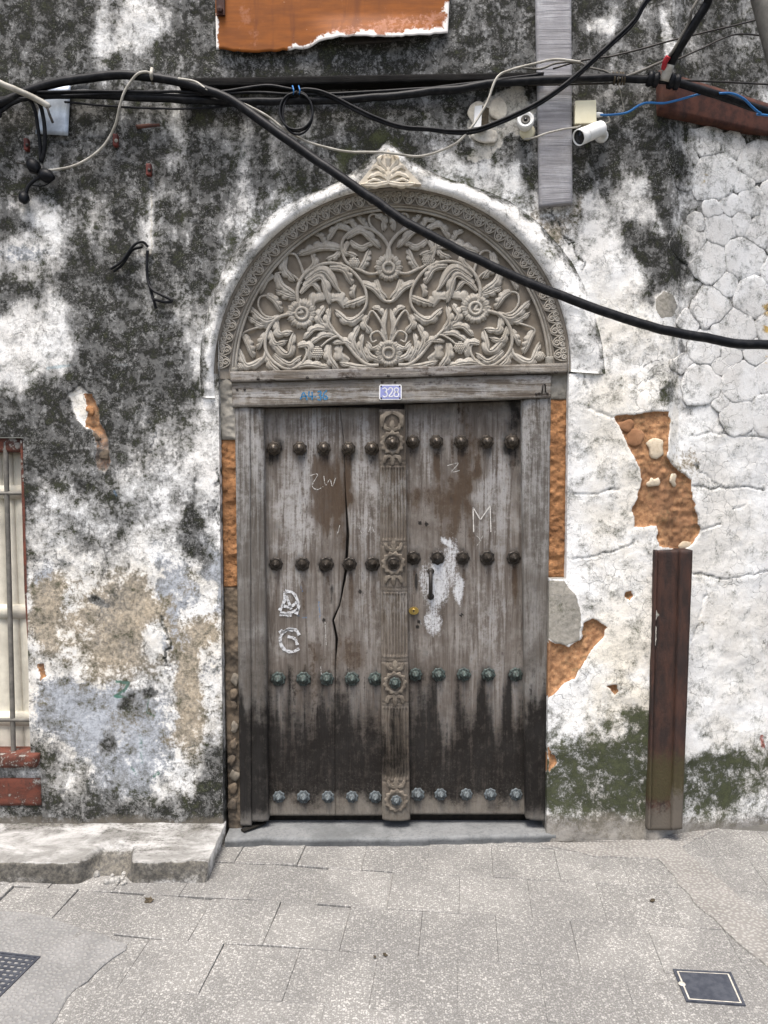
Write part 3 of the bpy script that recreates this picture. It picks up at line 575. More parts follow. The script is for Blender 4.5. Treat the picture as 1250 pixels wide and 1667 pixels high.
at_['stain'][..., 0] = np.maximum(at_['stain'][..., 0], (0.55 * sstep(0.45, 0.7, fbm(px, py, 30, 3, 77)) + 0.20) * stone_zone * sstep(1085, 1115, px))
cx = (px[:-1, :-1] + px[1:, 1:]) / 2; cy = (py[:-1, :-1] + py[1:, 1:]) / 2; cX = (GX[:-1, :-1] + GX[1:, 1:]) / 2; cZ = (GZ[:-1, :-1] + GZ[1:, 1:]) / 2
inside = (cX > XL) & (cX < np.where(cZ < Z942, XR2, XR)) & (cy > ACY - 4)
ex = (cx - ACX) / (AA + 12); ey = (cy - (ACY + TILT * (cx - ACX))) / (AB + 12); inside |= (ex * ex + ey * ey < 1) & (cy <= ACY + 2)
win_x1 = float(at(44, 970)[0]); win_z0, win_z1 = float(at(20, 1243)[2]), float(at(20, 712)[2]); cZ = (GZ[:-1, :-1] + GZ[1:, 1:]) / 2
inside |= (cX < win_x1) & (cX > float(at(-340, 970)[0])) & (cZ > win_z0) & (cZ < win_z1)
F = grid_faces(nx, nz)[~inside.ravel()]
tag(put('plaster_face', P.reshape(-1, 3), F, M['plaster'], wall, True, {k: v.reshape(-1, 4) for k, v in at_.items()}))
def wmask(px_, py_): return {k: v.reshape(-1, 4) for k, v in wall_stain(np.asarray(px_, float), np.asarray(py_, float))[0].items()}
def reveal(X, z0, z1, y1, name='reveal'):            # the thickness of the wall at an opening
    zz = np.linspace(z0, z1, 160); yy = np.linspace(0.003, y1, 10); V = np.array([(X, y, z) for z in zz for y in yy]); q = proj(V)
    put(name, V, grid_faces(10, 160), M['plaster'], wall, True, wmask(q[0] + (8 if X > 0 else -8), q[1]))
reveal(XL, 0, 2.35, 0.2); reveal(XR, Z942, 2.35, 0.2); reveal(XR2, 0, Z942, 0.12); put('reveal', [(XR2, .004, Z942), (XR, .004, Z942), (XR, .12, Z942), (XR2, .12, Z942)], [(0, 1, 2, 3)], M['grey_mortar'], wall, False); reveal(win_x1, win_z0, win_z1, 0.16)
# plaster arch moulding
OUT = [(324, 650), (321, 600), (326, 542), (339, 480), (364, 426), (401, 379), (447, 341), (498, 315), (545, 296), (582, 270), (610, 245), (632, 221), (657, 243), (690, 270), (724, 288), (776, 303), (836, 327), (894, 373), (940, 431), (967, 496), (983, 557), (990, 613)]
AN = [183, 179, 168, 156, 145, 133, 122, 112, 103, 97.5, 93.5, 90, 86.5, 82, 77, 68, 57, 45, 33, 22, 11, -1]
NA, NV = 260, 26
INN = [arch(min(a, 180)) if a <= 180 else (351, 648) for a in AN]
ia, oa = smooth_path(np.array(INN, float), NA), smooth_path(np.array(OUT, float), NA)
# same parameter for both edges
par = np.linspace(0, 1, len(AN)); kk = np.linspace(0, 1, NA)
ia = np.stack([np.interp(kk, par, np.array(INN, float)[:, k]) for k in (0, 1)], -1)
ag = np.interp(kk, par, AN); ia = np.array([arch(a) if a < 179.5 else tuple(ia[i]) for i, a in enumerate(ag)])
op = np.array(OUT, float); oa = np.stack([np.interp(kk, par, op[:, k]) for k in (0, 1)], -1)
ker = np.ones(7) / 7
for k in (0, 1):
    e = np.convolve(np.pad(oa[:, k], 3, mode='edge'), ker, 'valid'); apex = np.exp(-((kk - par[11]) / 0.012) ** 2); oa[:, k] = e * (1 - apex) + oa[:, k] * apex
vv = np.linspace(0, 1, NV)[None, :, None]; Q = ia[:, None] * (1 - vv) + oa[:, None] * vv
hh = 0.042 * np.sin(math.pi * np.clip(vv[..., 0] * 0.98 + 0.01, 0, 1) ** 0.8) ** 0.9 * np.ones((NA, 1))
crown = np.exp(-((kk - par[11]) / 0.10) ** 2)[:, None]; hh = hh * (1 - 0.45 * crown * np.exp(-((vv[..., 0] - 0.3) / 0.3) ** 2))
nn = fbm(Q[..., 0], Q[..., 1], 30, 4, 50); hh = hh * (0.25 + 0.75 * sstep(0, .09, kk) * sstep(1.0, .93, kk))[:, None] * (1 - 0.5 * sstep(.8, 1, vv[..., 0])); hh = hh + (nn - .5) * 0.026 * np.sin(math.pi * vv[..., 0])
m1, m2, m3 = (fbm(Q[..., 0], Q[..., 1], *a) for a in ((45, 5, 3), (16, 4, 8), (120, 4, 15))); wd_ = (m3 - .5) * 0.030 + (m1 - .5) * 0.012 + (m2 - .5) * 0.004 + 0.004
bl = sstep(.72, 1.0, vv[..., 0]) * np.ones((NA, 1)); Yq = (0.004 - hh) * (1 - bl) + (wd_ + .0015) * bl; Yq[:, 0] = 0.07; Yq[:, 1] = 0.0; Yq[:, -1] = wd_[:, -1] + .006; PA = at(Q[..., 0], Q[..., 1], Yq)
ma = wmask(Q[..., 0].ravel(), Q[..., 1].ravel()); vq = np.broadcast_to(vv[..., 0], (NA, NV)).ravel(); aq = np.repeat(ag, NV)
n5 = fbm(Q[..., 0].ravel(), Q[..., 1].ravel(), 30, 4, 61)
edge = sstep(0.55, 0.95, vq + (n5 - .5) * 0.9)
leftside = sstep(95, 150, aq)
n6 = fbm(Q[..., 0].ravel(), Q[..., 1].ravel(), 90, 4, 67)
top_r = sstep(88, 70, aq) * sstep(22, 40, aq)
ma['stain'][:, 0] = np.clip(0.10 + 0.55 * sstep(0.72, 1.0, vq + (n5 - .5) * .5) * (0.5 + n6) + 0.5 * leftside * sstep(0.35, 0.75, vq + (n5 - .5) * .9) + 0.45 * top_r * sstep(.6, .9, vq + (n5 - .5) * .6) + 0.35 * sstep(.5, .75, n6) + 0.35 * np.exp(-((aq - 92) / 10) ** 2) * n5 + 0.25 * sstep(18, 0, aq) * n5, 0, 0.85)
ma['stain'][:, 3] = 0.6 * np.exp(-((aq - 90) / 16) ** 2); ma['stain'][:, 1] *= 0.4; ma['stain'][:, 2] *= 0.2
ma['stain2'][:, 0] = np.clip(0.55 * sstep(0.8, 1, vq) * n5 * 1.6 + 0.45 * np.exp(-((aq - 90) / 4.0) ** 2) * sstep(.7, 1, vq), 0, 1) * 0.7
V = PA.reshape(-1, 3); F = [tuple(f) for f in grid_faces(NV, NA)]
n0 = len(V); caps = []
for row in (0, NA - 1):
    base = V[row * NV:(row + 1) * NV].copy(); base[:, 1] = 0.06; b0 = len(V); V = np.concatenate([V, base])
    F += [(row * NV + k, row * NV + k + 1, b0 + k + 1, b0 + k) if row == 0 else (row * NV + k + 1, row * NV + k, b0 + k, b0 + k + 1) for k in range(NV - 1)]
ma = {k: np.concatenate([v, v[:NV], v[-NV:]]) for k, v in ma.items()}
put('arch_moulding', V, F, M['plaster'], wall, True, ma)

# whitewashed rubble stones at the right end of the wall
def clip_cell(poly, a, b):
    mx, my = (a[0] + b[0]) / 2, (a[1] + b[1]) / 2; nx_, ny_ = b[0] - a[0], b[1] - a[1]; out = []
    for i in range(len(poly)):
        p, q = poly[i], poly[(i + 1) % len(poly)]; dp = (p[0] - mx) * nx_ + (p[1] - my) * ny_; dq = (q[0] - mx) * nx_ + (q[1] - my) * ny_
        if dp <= 0: out.append(p)
        if (dp < 0) != (dq < 0): t = dp / (dp - dq); out.append((p[0] + t * (q[0] - p[0]), p[1] + t * (q[1] - p[1])))
    return out
rs = random.Random(12); seeds = [(1163, 288), (1150, 232), (1236, 262), (1112, 262), (1105, 332), (1222, 330), (1170, 372), (1120, 395)]; rads = [40, 26, 34, 24, 24, 22, 24, 26]
for rr in (30, 25, 21, 17, 13):
    for _ in range(1500):
        x, y = rs.uniform(1072, 1330), rs.uniform(170, 730); r_ = rr * rs.uniform(.9, 1.15)
        if all(math.hypot((x - a) * 1.1, y - b) > 0.92 * (r_ + q) for (a, b), q in zip(seeds, rads)): seeds.append((x, y)); rads.append(r_)
def clip_pow(poly, a, ra, b, rb):                    # cell edge between two stones of different size
    d = math.hypot(b[0] - a[0], b[1] - a[1]); t = 0.5 + 0.5 * (ra - rb) / d; t = min(.85, max(.15, t)); m = (a[0] + (b[0] - a[0]) * t * 2, a[1] + (b[1] - a[1]) * t * 2); return clip_cell(poly, a, m)
def stone(cell, h, ins, name='stone', mat=None, parent=None, mk=None, base=0.0, n=16):
    c = np.mean(cell, 0); pts = np.array(cell, float)
    p = resample(np.concatenate([pts, pts[:1]]), n + 1)[:-1]; p = 0.08 * np.roll(p, 1, 0) + 0.84 * p + 0.08 * np.roll(p, -1, 0)
    p = p + (np.stack([vnoise(p[:, 0] * .13, p[:, 1] * .13, 3), vnoise(p[:, 0] * .13, p[:, 1] * .13, 7)], -1) - .5) * 7
    tl = (rs.uniform(-.5, .5) * h / 25, rs.uniform(-.5, .5) * h / 25); V2, off = [], []
    for f, hh_ in ((1.0, 0.0022), (0.965, -0.42 * h), (0.84, -0.85 * h), (0.42, -h)):
        d = np.linalg.norm(p - c, axis=1, keepdims=True); q = c + (p - c) * np.maximum(0.1, (d - ins) / d) * f
        V2.append(q); off.append(np.full(n, hh_) if hh_ > 0 else hh_ + (fbm(q[:, 0], q[:, 1], 10, 3, 66) - .5) * h * .9 + (q - c) @ np.array(tl))
    V2.append(c[None]); off.append(np.array([-h])); V2 = np.concatenate(V2); off = np.concatenate(off) + base
    W3 = atw(V2[:, 0], V2[:, 1], 0.0); W3[:, 1] += off
    F = [tuple(f) for f in grid_faces(n, 4, 0, True)]; T3 = [(4 * n, 3 * n + i, 3 * n + (i + 1) % n) for i in range(n)]
    return put(name, W3, F, mat, parent, True, mk(V2) if mk else None, T3)
for s, r_ in zip(seeds, rads):
    if not (1108 < s[0] < 1300 and 196 < s[1] < 690): continue
    if s[1] < 183 + 0.21 * (s[0] - 1075) + 12: continue
    K_ = r_ * 1.25; cell = [(s[0] + K_ * math.cos(a), s[1] + K_ * 1.1 * math.sin(a)) for a in np.linspace(0, 2 * math.pi, 13)[:-1]]
    for t, q_ in zip(seeds, rads):
        if t is not s and math.hypot(t[0] - s[0], t[1] - s[1]) < 150: cell = clip_pow(cell, s, r_, t, q_)
    if len(cell) < 3: continue
    fade = float(sstep(1085, 1130, s[0]) * sstep(700, 560, s[1])); dirt = rs.uniform(.5, 1.3) * (0.35 + 0.65 * fade)
    def smk(q):
        d = wmask(q[:, 0], q[:, 1]); nn_ = fbm(q[:, 0], q[:, 1], 12, 3, 55); d['stain'][:, 0] *= 0.2 + 0.9 * sstep(1150, 1100, q[:, 0]); d['stain'][:20, 0] = np.clip(dirt * (nn_[:20] * 2.2 - .2), 0, 1); d['stain'][20:40, 0] = np.maximum(d['stain'][20:40, 0], 0.55 * dirt * nn_[20:40])
        return d
    stone(cell, rs.uniform(0.0014, 0.0034) * (0.35 + 0.65 * fade), rs.uniform(-2.6, -1.2), 'stone', M['plaster'], wall, smk, -0.0006, 20)
def blob_cell(cx_, cy_, rx, ry, seed):
    q = random.Random(seed); return [(cx_ + rx * math.cos(a) * q.uniform(.75, 1.1), cy_ + ry * math.sin(a) * q.uniform(.75, 1.1)) for a in np.linspace(0, 2 * math.pi, 9)[:-1]]
for k, (x, y, rx, ry) in enumerate(((1069, 729, 18, 22), (1067, 786, 13, 10), (1022, 692, 15, 12), (1034, 712, 17, 16), (1098, 782, 6, 13), (1118, 888, 16, 7))):
    stone(blob_cell(x, y, rx, ry, k + 3), 0.0065, 0.5, 'stone', M['pale_stone'] if k not in (2, 3) else M['clay2'], wall, None, base=0.013)
for k, (x, y, rx, ry) in enumerate(((152, 712, 10, 10), (168, 742, 11, 12), (146, 668, 7, 12))):
    stone(blob_cell(x, y, rx, ry, k + 30), 0.010, 0.5, 'stone', M['clay'] if k == 2 else M['rubble'], wall, None, base=0.014)
# clay and rubble filling beside the door frame
def rough_fill(px, py): return (fbm(px, py, 24, 5, 71, .65) - .5) * 0.034 + (fbm(px, py, 5, 2, 75) - .5) * 0.012
panel('clay_fill', [(360, 716), (364, 955)], [(388, 716), (390, 955)], 0.050, 12, 120, 0.05, M['clay'], wall, rough_fill)
panel('rubble_fill', [(364, 955), (368, 1180), (372, 1350)], [(390, 955), (393, 1180), (396, 1350)], 0.055, 12, 160, 0.05, M['rubble'], wall, rough_fill)
for k in range(9):
    y = 1105 + k * 27 + rs.uniform(-8, 8); cell = blob_cell(376 + rs.uniform(-3, 4), y, 8, 11, 50 + k)
    o = stone(cell, 0.012, 0.3, 'stone', M['rubble'] if k % 3 else M['rubble2'], wall, None, base=0.050)
panel('mortar_fill', [(345, 598), (361, 716)], [(385, 598), (388, 716)], 0.040, 12, 50, 0.05, M['grey_mortar'], wall, rough_fill)
panel('clay_fill', [(893, 650), (890, 940)], [(922, 650), (920, 940)], 0.045, 14, 140, 0.05, M['clay'], wall, rough_fill)
panel('mortar_fill', [(890, 580), (893, 650)], [(932, 580), (922, 650)], 0.040, 10, 24, 0.05, M['grey_mortar'], wall, rough_fill)
panel('wall_core', [(330, 270), (330, 1345)], [(950, 270), (950, 1345)], 0.205, 3, 4, 0.05, M['rubble'], wall, None, None, 0)
# carved leaves: a spine, a lobed outline, a rounded back with a mid groove and veins
def leaf_geo(sp, wid, depth_y, h=0.016, lobes=4, place=at, n=20, m=11, sharp=0.42):
    sp = smooth_path(np.array(sp, float), n); t = np.linspace(0, 1, n)
    T = np.gradient(sp, axis=0); T /= np.linalg.norm(T, axis=1)[:, None] + 1e-9; Nn = np.stack([-T[:, 1], T[:, 0]], -1)
    prof = np.sin(math.pi * np.clip(t * 0.90 + 0.07, 0, 1) ** 0.80) ** 0.62
    notch = (1 - np.abs(np.sin(math.pi * (lobes * t + 0.12)))) ** 1.6 * sstep(0.12, 0.35, t); fr_ = 1 - sharp * notch
    turn = np.cross(sp[n // 2] - sp[0], sp[-1] - sp[n // 2]); v = np.linspace(-1, 1, m); half = 0.5 * wid * prof
    out_ = (np.sign(v) == (-1 if turn > 0 else 1)) if abs(turn) > 1e-6 else np.ones(m, bool)
    wv = half[:, None] * np.where(out_[None], fr_[:, None] * 1.25, 0.62 + 0.2 * fr_[:, None] * sstep(.45, .8, t)[:, None])
    Q = sp[:, None] + Nn[:, None] * (v[None, :, None] * wv[..., None]) + T[:, None] * (np.abs(v)[None, :, None] * wid * 0.26 * sstep(0, .3, t)[:, None, None])
    av = np.abs(v)[None]
    H = h * (1 - 0.30 * av ** 2 - 0.70 * av ** 7) * (0.50 + 0.50 * np.sin(math.pi * np.clip(t, 0.05, 0.97)))[:, None]
    H = H - 0.26 * h * np.exp(-(v / 0.13) ** 2)[None] - 0.13 * h * np.exp(-((av - .55) / 0.13) ** 2) - 0.45 * h * notch[:, None] * np.where(out_[None], av, 0) ** 1.5
    H[:, 0] = H[:, -1] = -0.002
    return place(Q[..., 0], Q[..., 1], depth_y - H).reshape(-1, 3), [tuple(f[::-1]) for f in grid_faces(m, n)]
def carved(name, V, F, mat, parent, F3=None): return put(name, V, F, mat, parent, True, None, F3)

# plaque above the crown of the arch
pq = [(580, 303), (600, 278), (632, 243), (664, 276), (686, 300), (632, 296)]
mb = MB(); prism_mb(mb, at([p[0] for p in pq], [p[1] for p in pq], -0.050), np.zeros(3), np.array([0, 0.05, 0]))
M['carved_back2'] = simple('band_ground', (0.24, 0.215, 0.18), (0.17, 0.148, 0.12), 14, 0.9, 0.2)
M['plaque'] = simple('cream_stucco', (0.66, 0.60, 0.50), (0.50, 0.44, 0.34), 18, 0.9, 0.3)
plq = mb.build('plaque', M['plaque'], wall, False)
PL = [([(632, 296), (612, 300), (590, 300)], 13), ([(632, 292), (616, 284), (600, 290)], 11), ([(630, 288), (614, 272), (606, 276)], 11), ([(630, 276), (618, 262), (622, 254)], 10), ([(630, 284), (622, 278), (616, 282)], 8), ([(632, 296), (632, 284), (632, 270)], 9), ([(632, 270), (632, 258), (632, 247)], 10), ([(620, 296), (608, 293), (598, 298)], 8)]
for sp, wd in PL:
    for sgn in (1, -1):
        if sgn < 0 and all(abs(p[0] - 632) < 1 for p in sp): continue
        q = [(632 + sgn * (p[0] - 632), p[1] - (0.0 if sgn > 0 else 0.02 * abs(p[0] - 632))) for p in sp]
        V, F = leaf_geo(q, wd, -0.050, 0.012, 3, at, 12, 7); F = F if sgn > 0 else F
        carved('carved_leaf', V, F, M['plaque'], plq)

# ------------------------------------------------------------------ the carved door
door = empty('carved_door', at(640, 1340, 0.08), 'weathered grey carved double door with brass studs under an arched floral panel', 'door', kind='thing')
def door_mask(px, py, side=0):
    px = np.asarray(px, float); py = np.asarray(py, float); n1 = fbm(px * 3, py * .6, 60, 4, 91); n2 = fbm(px, py, 22, 4, 95); ns = fbm(px * 4, py * .25, 40, 4, 97)
    n4 = fbm(px, py * .6, 50, 4, 99); E = lambda *a, **k: ell(px + (n2 - .5) * 34 + (n4 - .5) * 60, py + (ns - .5) * 150 + (n4 - .5) * 50, *a, soft=0.8, **k)
    z = np.zeros(px.shape)
    dark = sstep(1050, 1225, py + (ns - .5) * 170) * sstep(1335, 1285, py + (n2 - .5) * 40) * 1.0
    dark = dark + 0.6 * E(838, 700, 16, 80) + 0.55 * E(437, 712, 9, 30) + 0.35 * sstep(690, 664, py) + 0.4 * E(640, 668, 200, 9) * 0  # the top-edge ramp puts the lintel's shade into the leaf colour
    brown = 1.0 * E(545, 812, 26, 58) + 0.7 * E(562, 770, 9, 60) + 0.6 * E(520, 800, 20, 36) + 1.0 * E(738, 815, 36, 62) + 0.4 * sstep(.55, .75, n4) + 0.5 * E(752, 760, 8, 60) + 0.6 * E(752, 690, 18, 25) + 0.4 * E(570, 1090, 60, 40) + 0.35 * E(490, 1120, 40, 60) + 0.35 * E(690, 870, 20, 60)
    pale = 0.62 * E(500, 760, 50, 110) + 0.55 * E(595, 760, 18, 100) + 0.6 * E(800, 780, 35, 90) + 0.5 * E(690, 760, 18, 55) + 0.35 * E(600, 960, 40, 120) + 0.4 * E(800, 1000, 40, 120) + 0.35 * E(470, 930, 30, 100)
    for (x, y, k) in STUDS:
        if k == 0: dark = dark + 0.55 * ell(px, py, x, y + 8, 15, 15); brown = brown + 0.5 * ell(px, py, x + 1, y + 30, 6, 30)  # top row: stud's shadow painted as a dark disc below it, plus brown drip
        if k == 1: brown = brown + 0.6 * ell(px, py, x + 2, y + 45, 5, 42); dark = dark + 0.5 * ell(px, py, x, y, 15, 15)
        if k == 2: pale = pale + 0.26 * ell(px, py, x + 1, y + 36, 4.5, 34, soft=.8) ; dark = dark + 0.45 * ell(px, py, x - 12, y + 40, 7, 40) * (x > 650); dark = dark + .4 * ell(px, py, x, y, 14, 14)
    dark = dark * (1 - 0.8 * np.clip(pale * sstep(1080, 1100, py), 0, 1))
    dark = dark + 0.8 * E(532, 935, 9, 14)
    dust = 0.6 * sstep(1285, 1335, py + (n2 - .5) * 50) + 0.25 * sstep(1180, 1300, py)
    paint = np.zeros(px.shape + (4,))
    def pm(mk, rgb):
        w_ = np.clip(mk, 0, 1); paint[..., :3] = np.where(w_[..., None] > paint[..., 3:], np.array(rgb), paint[..., :3]); paint[..., 3] = np.maximum(paint[..., 3], w_)
    wh = (0.56, 0.57, 0.58)
    for a in ((712, 950, 20, 50, 8, .72), (704, 1010, 13, 24, 0, .62), (736, 915, 10, 42, 0, .6), (747, 960, 9, 26, 0, .72), (728, 884, 7, 6, 0, .75), (690, 945, 8, 30, 0, .5)): pm(a[5] * ell(px + (n2 - .5) * 14, py + (n2 - .5) * 14, *a[:5]), wh)
    for (x, y) in ((527, 1010), (751, 1001), (586, 963), (679, 1020), (682, 1013), (694, 853), (683, 852)): pm(1.2 * ell(px, py, x, y, 3.2, 3.2, soft=.3), (0.012, 0.011, 0.01))
    for q in ([(518, 978), (521, 1000), (520, 1016)], [(488, 950), (492, 962)], [(485, 1003), (500, 1006)]): pm(.55 * (1 - sstep(.6, 1.8, seg_dist(px, py, q))), (0.08, 0.2, 0.38))
    return dict(stain=np.clip(np.stack([dark, brown, pale, dust], -1), 0, 1), paint=paint)
SX = [[(446, 488, 527, 567, 605), (449, 492, 531, 569, 606), (453, 494, 532, 573, 611), (454, 494, 534, 573, 611)], [(672, 710, 750, 792, 833), (673, 712, 753, 793, 836), (676, 714, 755, 795, 839), (680, 717, 759, 798, 840)]]
SY = [(730, 918, 1105, 1297), (719, 908, 1098, 1293)]
STUDS = [(x, SY[s][k], k) for s in (0, 1) for k in range(4) for x in SX[s][k]]
YL = 0.088
crack = [(553, 663), (560, 720), (562, 800), (566, 870), (563, 930), (553, 985), (542, 1010), (548, 1040), (546, 1080), (545, 1200), (546, 1328)]
crack_w = [0.3, 0.35, 0.6, 2.4, 2.2, 0.9, 1.6, 2.4, 0.5, 0.22, 0.2]
def grain_disp(px, py):
    d = (fbm(px * 5, py * .25, 30, 4, 101) - .5) * 0.004
    for c, k in (([(577, 664), (575, 720), (576, 775)], 1.3), ([(543, 668), (544, 720)], 1.0), ([(554, 985), (556, 1030), (548, 1078)], 2.0)): d = d + 0.006 * (1 - sstep(0, k, seg_dist(px, py, c)))
    return d
left_leaf = tag(link(bpy.data.objects.new('door_leaf', None), door, at(525, 1325, YL)), 'left door leaf, cracked down its planks')
right_leaf = tag(link(bpy.data.objects.new('door_leaf', None), door, at(760, 1325, YL)), 'right door leaf with the iron pull handle')
panel('plank', [(427, 664), (437, 1328)], [(c[0] - wd, c[1]) for c, wd in zip(crack, crack_w)], YL, 44, 230, 0.04, M['wood'], left_leaf, grain_disp, door_mask, 0.002)
panel('plank', [(c[0] + wd, c[1]) for c, wd in zip(crack, crack_w)], [(622, 664), (626, 1328)], YL, 28, 230, 0.04, M['wood'], left_leaf, grain_disp, door_mask, 0.002)
panel('plank', [(658, 658), (664, 1326)], [(851, 652), (858, 1326)], YL, 70, 230, 0.04, M['wood'], right_leaf, grain_disp, door_mask, 0.002)
panel('backing', [(425, 655), (430, 1335)], [(855, 648), (862, 1335)], YL + 0.045, 3, 4, 0.02, M['iron'], door, None, None, 0)
# studs
def stud_mesh(kind, mat, scale=1.0):
    mb = MB(); s = PXM * scale * 0.90
    lathe_mb(mb, [(13.0 * s, -0.002), (13.2 * s, 1.4 * s), (11.0 * s, 2.8 * s), (8.5 * s, 2.2 * s)], sides=32, lobes=8, depth=0.075, lobe_rows=(0, 1, 2))
    if kind == 0: pr = [(8.8, 1.5), (9.6, 4), (9.8, 7), (8.6, 10.5), (6.0, 13), (3.0, 14.3), (1.2, 15.4), (0.05, 15.8)]
    else: pr = [(8.4, 1.5), (9.0, 3.6), (8.2, 5.5), (6.6, 8), (4.6, 11), (2.6, 14), (1.4, 16), (0.05, 17.2)]
    lathe_mb(mb, [(a * s, b * s) for a, b in pr], sides=18)
    return mb.mesh('stud', mat)
SM = [stud_mesh(0, M['bronze_brown']), stud_mesh(1, M['bronze_dark']), stud_mesh(1, M['verdigris']), stud_mesh(1, M['verdigris_blue'], 0.92)]
for s in (0, 1):
    for k in range(4):
        for x in SX[s][k]:
            inst('stud', SM[k], left_leaf if s == 0 else right_leaf, at(x, SY[s][k], YL), (random.uniform(-.06, .06), random.uniform(0, .8), random.uniform(-.06, .06)), random.uniform(.94, 1.05))
# centre post
YP = 0.040
def post_disp(px, py):
    xc = np.interp(py, [665, 1337], [638.5, 646]); hw = np.interp(py, [665, 1337], [21.5, 22.5]); u = (px - xc) / hw; d = 0.016 * np.abs(u) ** 3
    fl = np.zeros(px.shape)
    for a, b in ((760, 880), (965, 1070), (1152, 1270)): fl = np.maximum(fl, sstep(a, a + 4, py) * sstep(b, b - 4, py))
    d = d + 0.008 * fl * (0.5 - 0.5 * np.cos(2 * math.pi * u * 4.5)) * (np.abs(u) < .9)
    for y in (757, 752, 883, 888, 958, 963, 1073, 1078, 1145, 1150, 1274): d = d + 0.005 * np.exp(-((py - y) / 1.3) ** 2)
    return d + (fbm(px * 4, py * .4, 20, 3, 7) - .5) * 0.003
def post_mask(px, py):
    n = fbm(px * 3, py * .5, 30, 4, 19); z = np.zeros(px.shape)
    dark = 0.78 * sstep(1120, 1230, py + (n - .5) * 120) * sstep(1290, 1240, py); pale = 0.5 * sstep(740, 790, py) * sstep(900, 800, py) + .4 * sstep(950, 980, py) * sstep(1050, 990, py); dust = 0.7 * sstep(1260, 1310, py + (n - .5) * 40)
    return dict(stain=np.stack([dark, 0.30 + z, pale, dust], -1), paint=np.zeros(px.shape + (4,)))
cpost = panel('centre_post', [(617, 666), (622, 1337)], [(660, 666), (668, 1337)], YP, 46, 340, 0.06, M['post'], door, post_disp, post_mask, 0.003)
for k, (x, y) in enumerate(((638.5, 721), (640.5, 917), (643, 1112), (645, 1303))):
    inst('stud', SM[k], cpost, at(x, y, YP - 0.002), (0, 0.3 * k, 0), 0.82)
    mb = MB(); s = PXM; lathe_mb(mb, [(19 * s, -0.001), (19.2 * s, 1.6 * s), (16.5 * s, 2.6 * s), (13 * s, 1.2 * s)], sides=48, lobes=12, depth=0.10, lobe_rows=(0, 1, 2))
    inst('rosette', mb.mesh('rosette', M['post_carving']), cpost, at(x, y, YP - 0.001), (0, 0.2 * k, 0))
    for sg in (-1, 1):                              # small leaves above and below each rosette, and at its corners
        ys = y + sg * 27
        for (a, b, c_) in (((x, y + sg * 18), (x, y + sg * 27), (x, y + sg * 36)), ((x, y + sg * 22), (x + 9, y + sg * 24), (x + 13, y + sg * 32)), ((x, y + sg * 22), (x - 9, y + sg * 24), (x - 13, y + sg * 32))):
            if k == 3 and sg > 0: continue
            V, F = leaf_geo([a, b, c_], 9, YP + 0.001, 0.009, 3, at, 10, 7); carved('carved_leaf', V, F, M['post_carving'], cpost)
for sg in (-1, 1):                                   # the top of the post has a bigger leaf pair
    V, F = leaf_geo([(638, 672), (638 + sg * 12, 678), (638 + sg * 16, 694)], 11, YP, 0.011, 3, at, 10, 7); carved('carved_leaf', V, F, M['post_carving'], cpost)
# frame
def frame_mask(px, py):
    px = np.asarray(px, float); py = np.asarray(py, float); n = fbm(px * 3, py * .35, 50, 4, 119); z = np.zeros(px.shape)
    dark = 0.95 * sstep(1110, 1210, py + (n - .5) * 150) * sstep(1345, 1300, py) * np.where(px < 600, 1.0, 0.85) + .25 * sstep(1000, 1120, py); pale = 0.45 * sstep(1050, 700, py) * (0.4 + n)
    return dict(stain=np.clip(np.stack([dark, 0.15 + z, pale, 0.5 * sstep(1310, 1340, py)], -1), 0, 1), paint=np.zeros(px.shape + (4,)))
def beam_mask(px, py):
    px = np.asarray(px, float); py = np.asarray(py, float); n = fbm(px * .4, py * 2, 30, 4, 121); z = np.zeros(px.shape)
    top = sstep(640, 620, py - TILT * (px - 638) + (n - .5) * 20); brown = 0.6 * top * n * 1.5; pale = 0.35 + 0.5 * sstep(.45, .7, n)
    return dict(stain=np.clip(np.stack([0.15 * n, brown, pale, z], -1), 0, 1), paint=np.zeros(px.shape + (4,)))
wood_disp = lambda a, b: (fbm(a * 5, b * .25, 30, 4, 133) - .5) * 0.004
wood_disp_h = lambda a, b: (fbm(a * .25, b * 5, 30, 4, 135) - .5) * 0.004
panel('jamb', [(382, 662), (391, 1345)], [(407, 662), (409, 1345)], 0.032, 14, 220, 0.09, M['frame'], door, wood_disp, frame_mask)
panel('jamb', [(405, 664), (409, 1338)], [(428, 664), (436, 1338)], 0.040, 14, 220, 0.09, M['frame'], door, lambda a, b: wood_disp(a, b) + 0.01 * sstep(418, 428, a - 0.012 * (b - 664)), frame_mask)
panel('jamb', [(850, 650), (857, 1335)], [(897, 646), (888, 1337)], 0.034, 26, 220, 0.09, M['frame'], door, lambda a, b: wood_disp(a, b) + 0.008 * (1 - sstep(854, 862, a - 0.008 * (b - 650))), frame_mask)
panel('lintel', [(377, 622), (378, 663)], [(898, 609), (897, 647)], 0.020, 200, 16, 0.10, M['beam'], door, wood_disp_h, beam_mask)
trans = panel('transom', [(374, 605), (375, 622)], [(925, 591), (924, 606)], 0.004, 200, 10, 0.10, M['beam'], door, wood_disp_h, beam_mask)
for x in (420, 500, 565, 632, 700, 790, 860, 905):
    mb = MB(); lathe_mb(mb, [(2.6 * PXM, -0.001), (2.4 * PXM, 1.2 * PXM), (0.01 * PXM, 1.8 * PXM)], sides=8); inst('nail', mb.mesh('nail', M['iron']), trans, at(x, 612 + TILT * (x - 632) , 0.003))
lint_marks = []
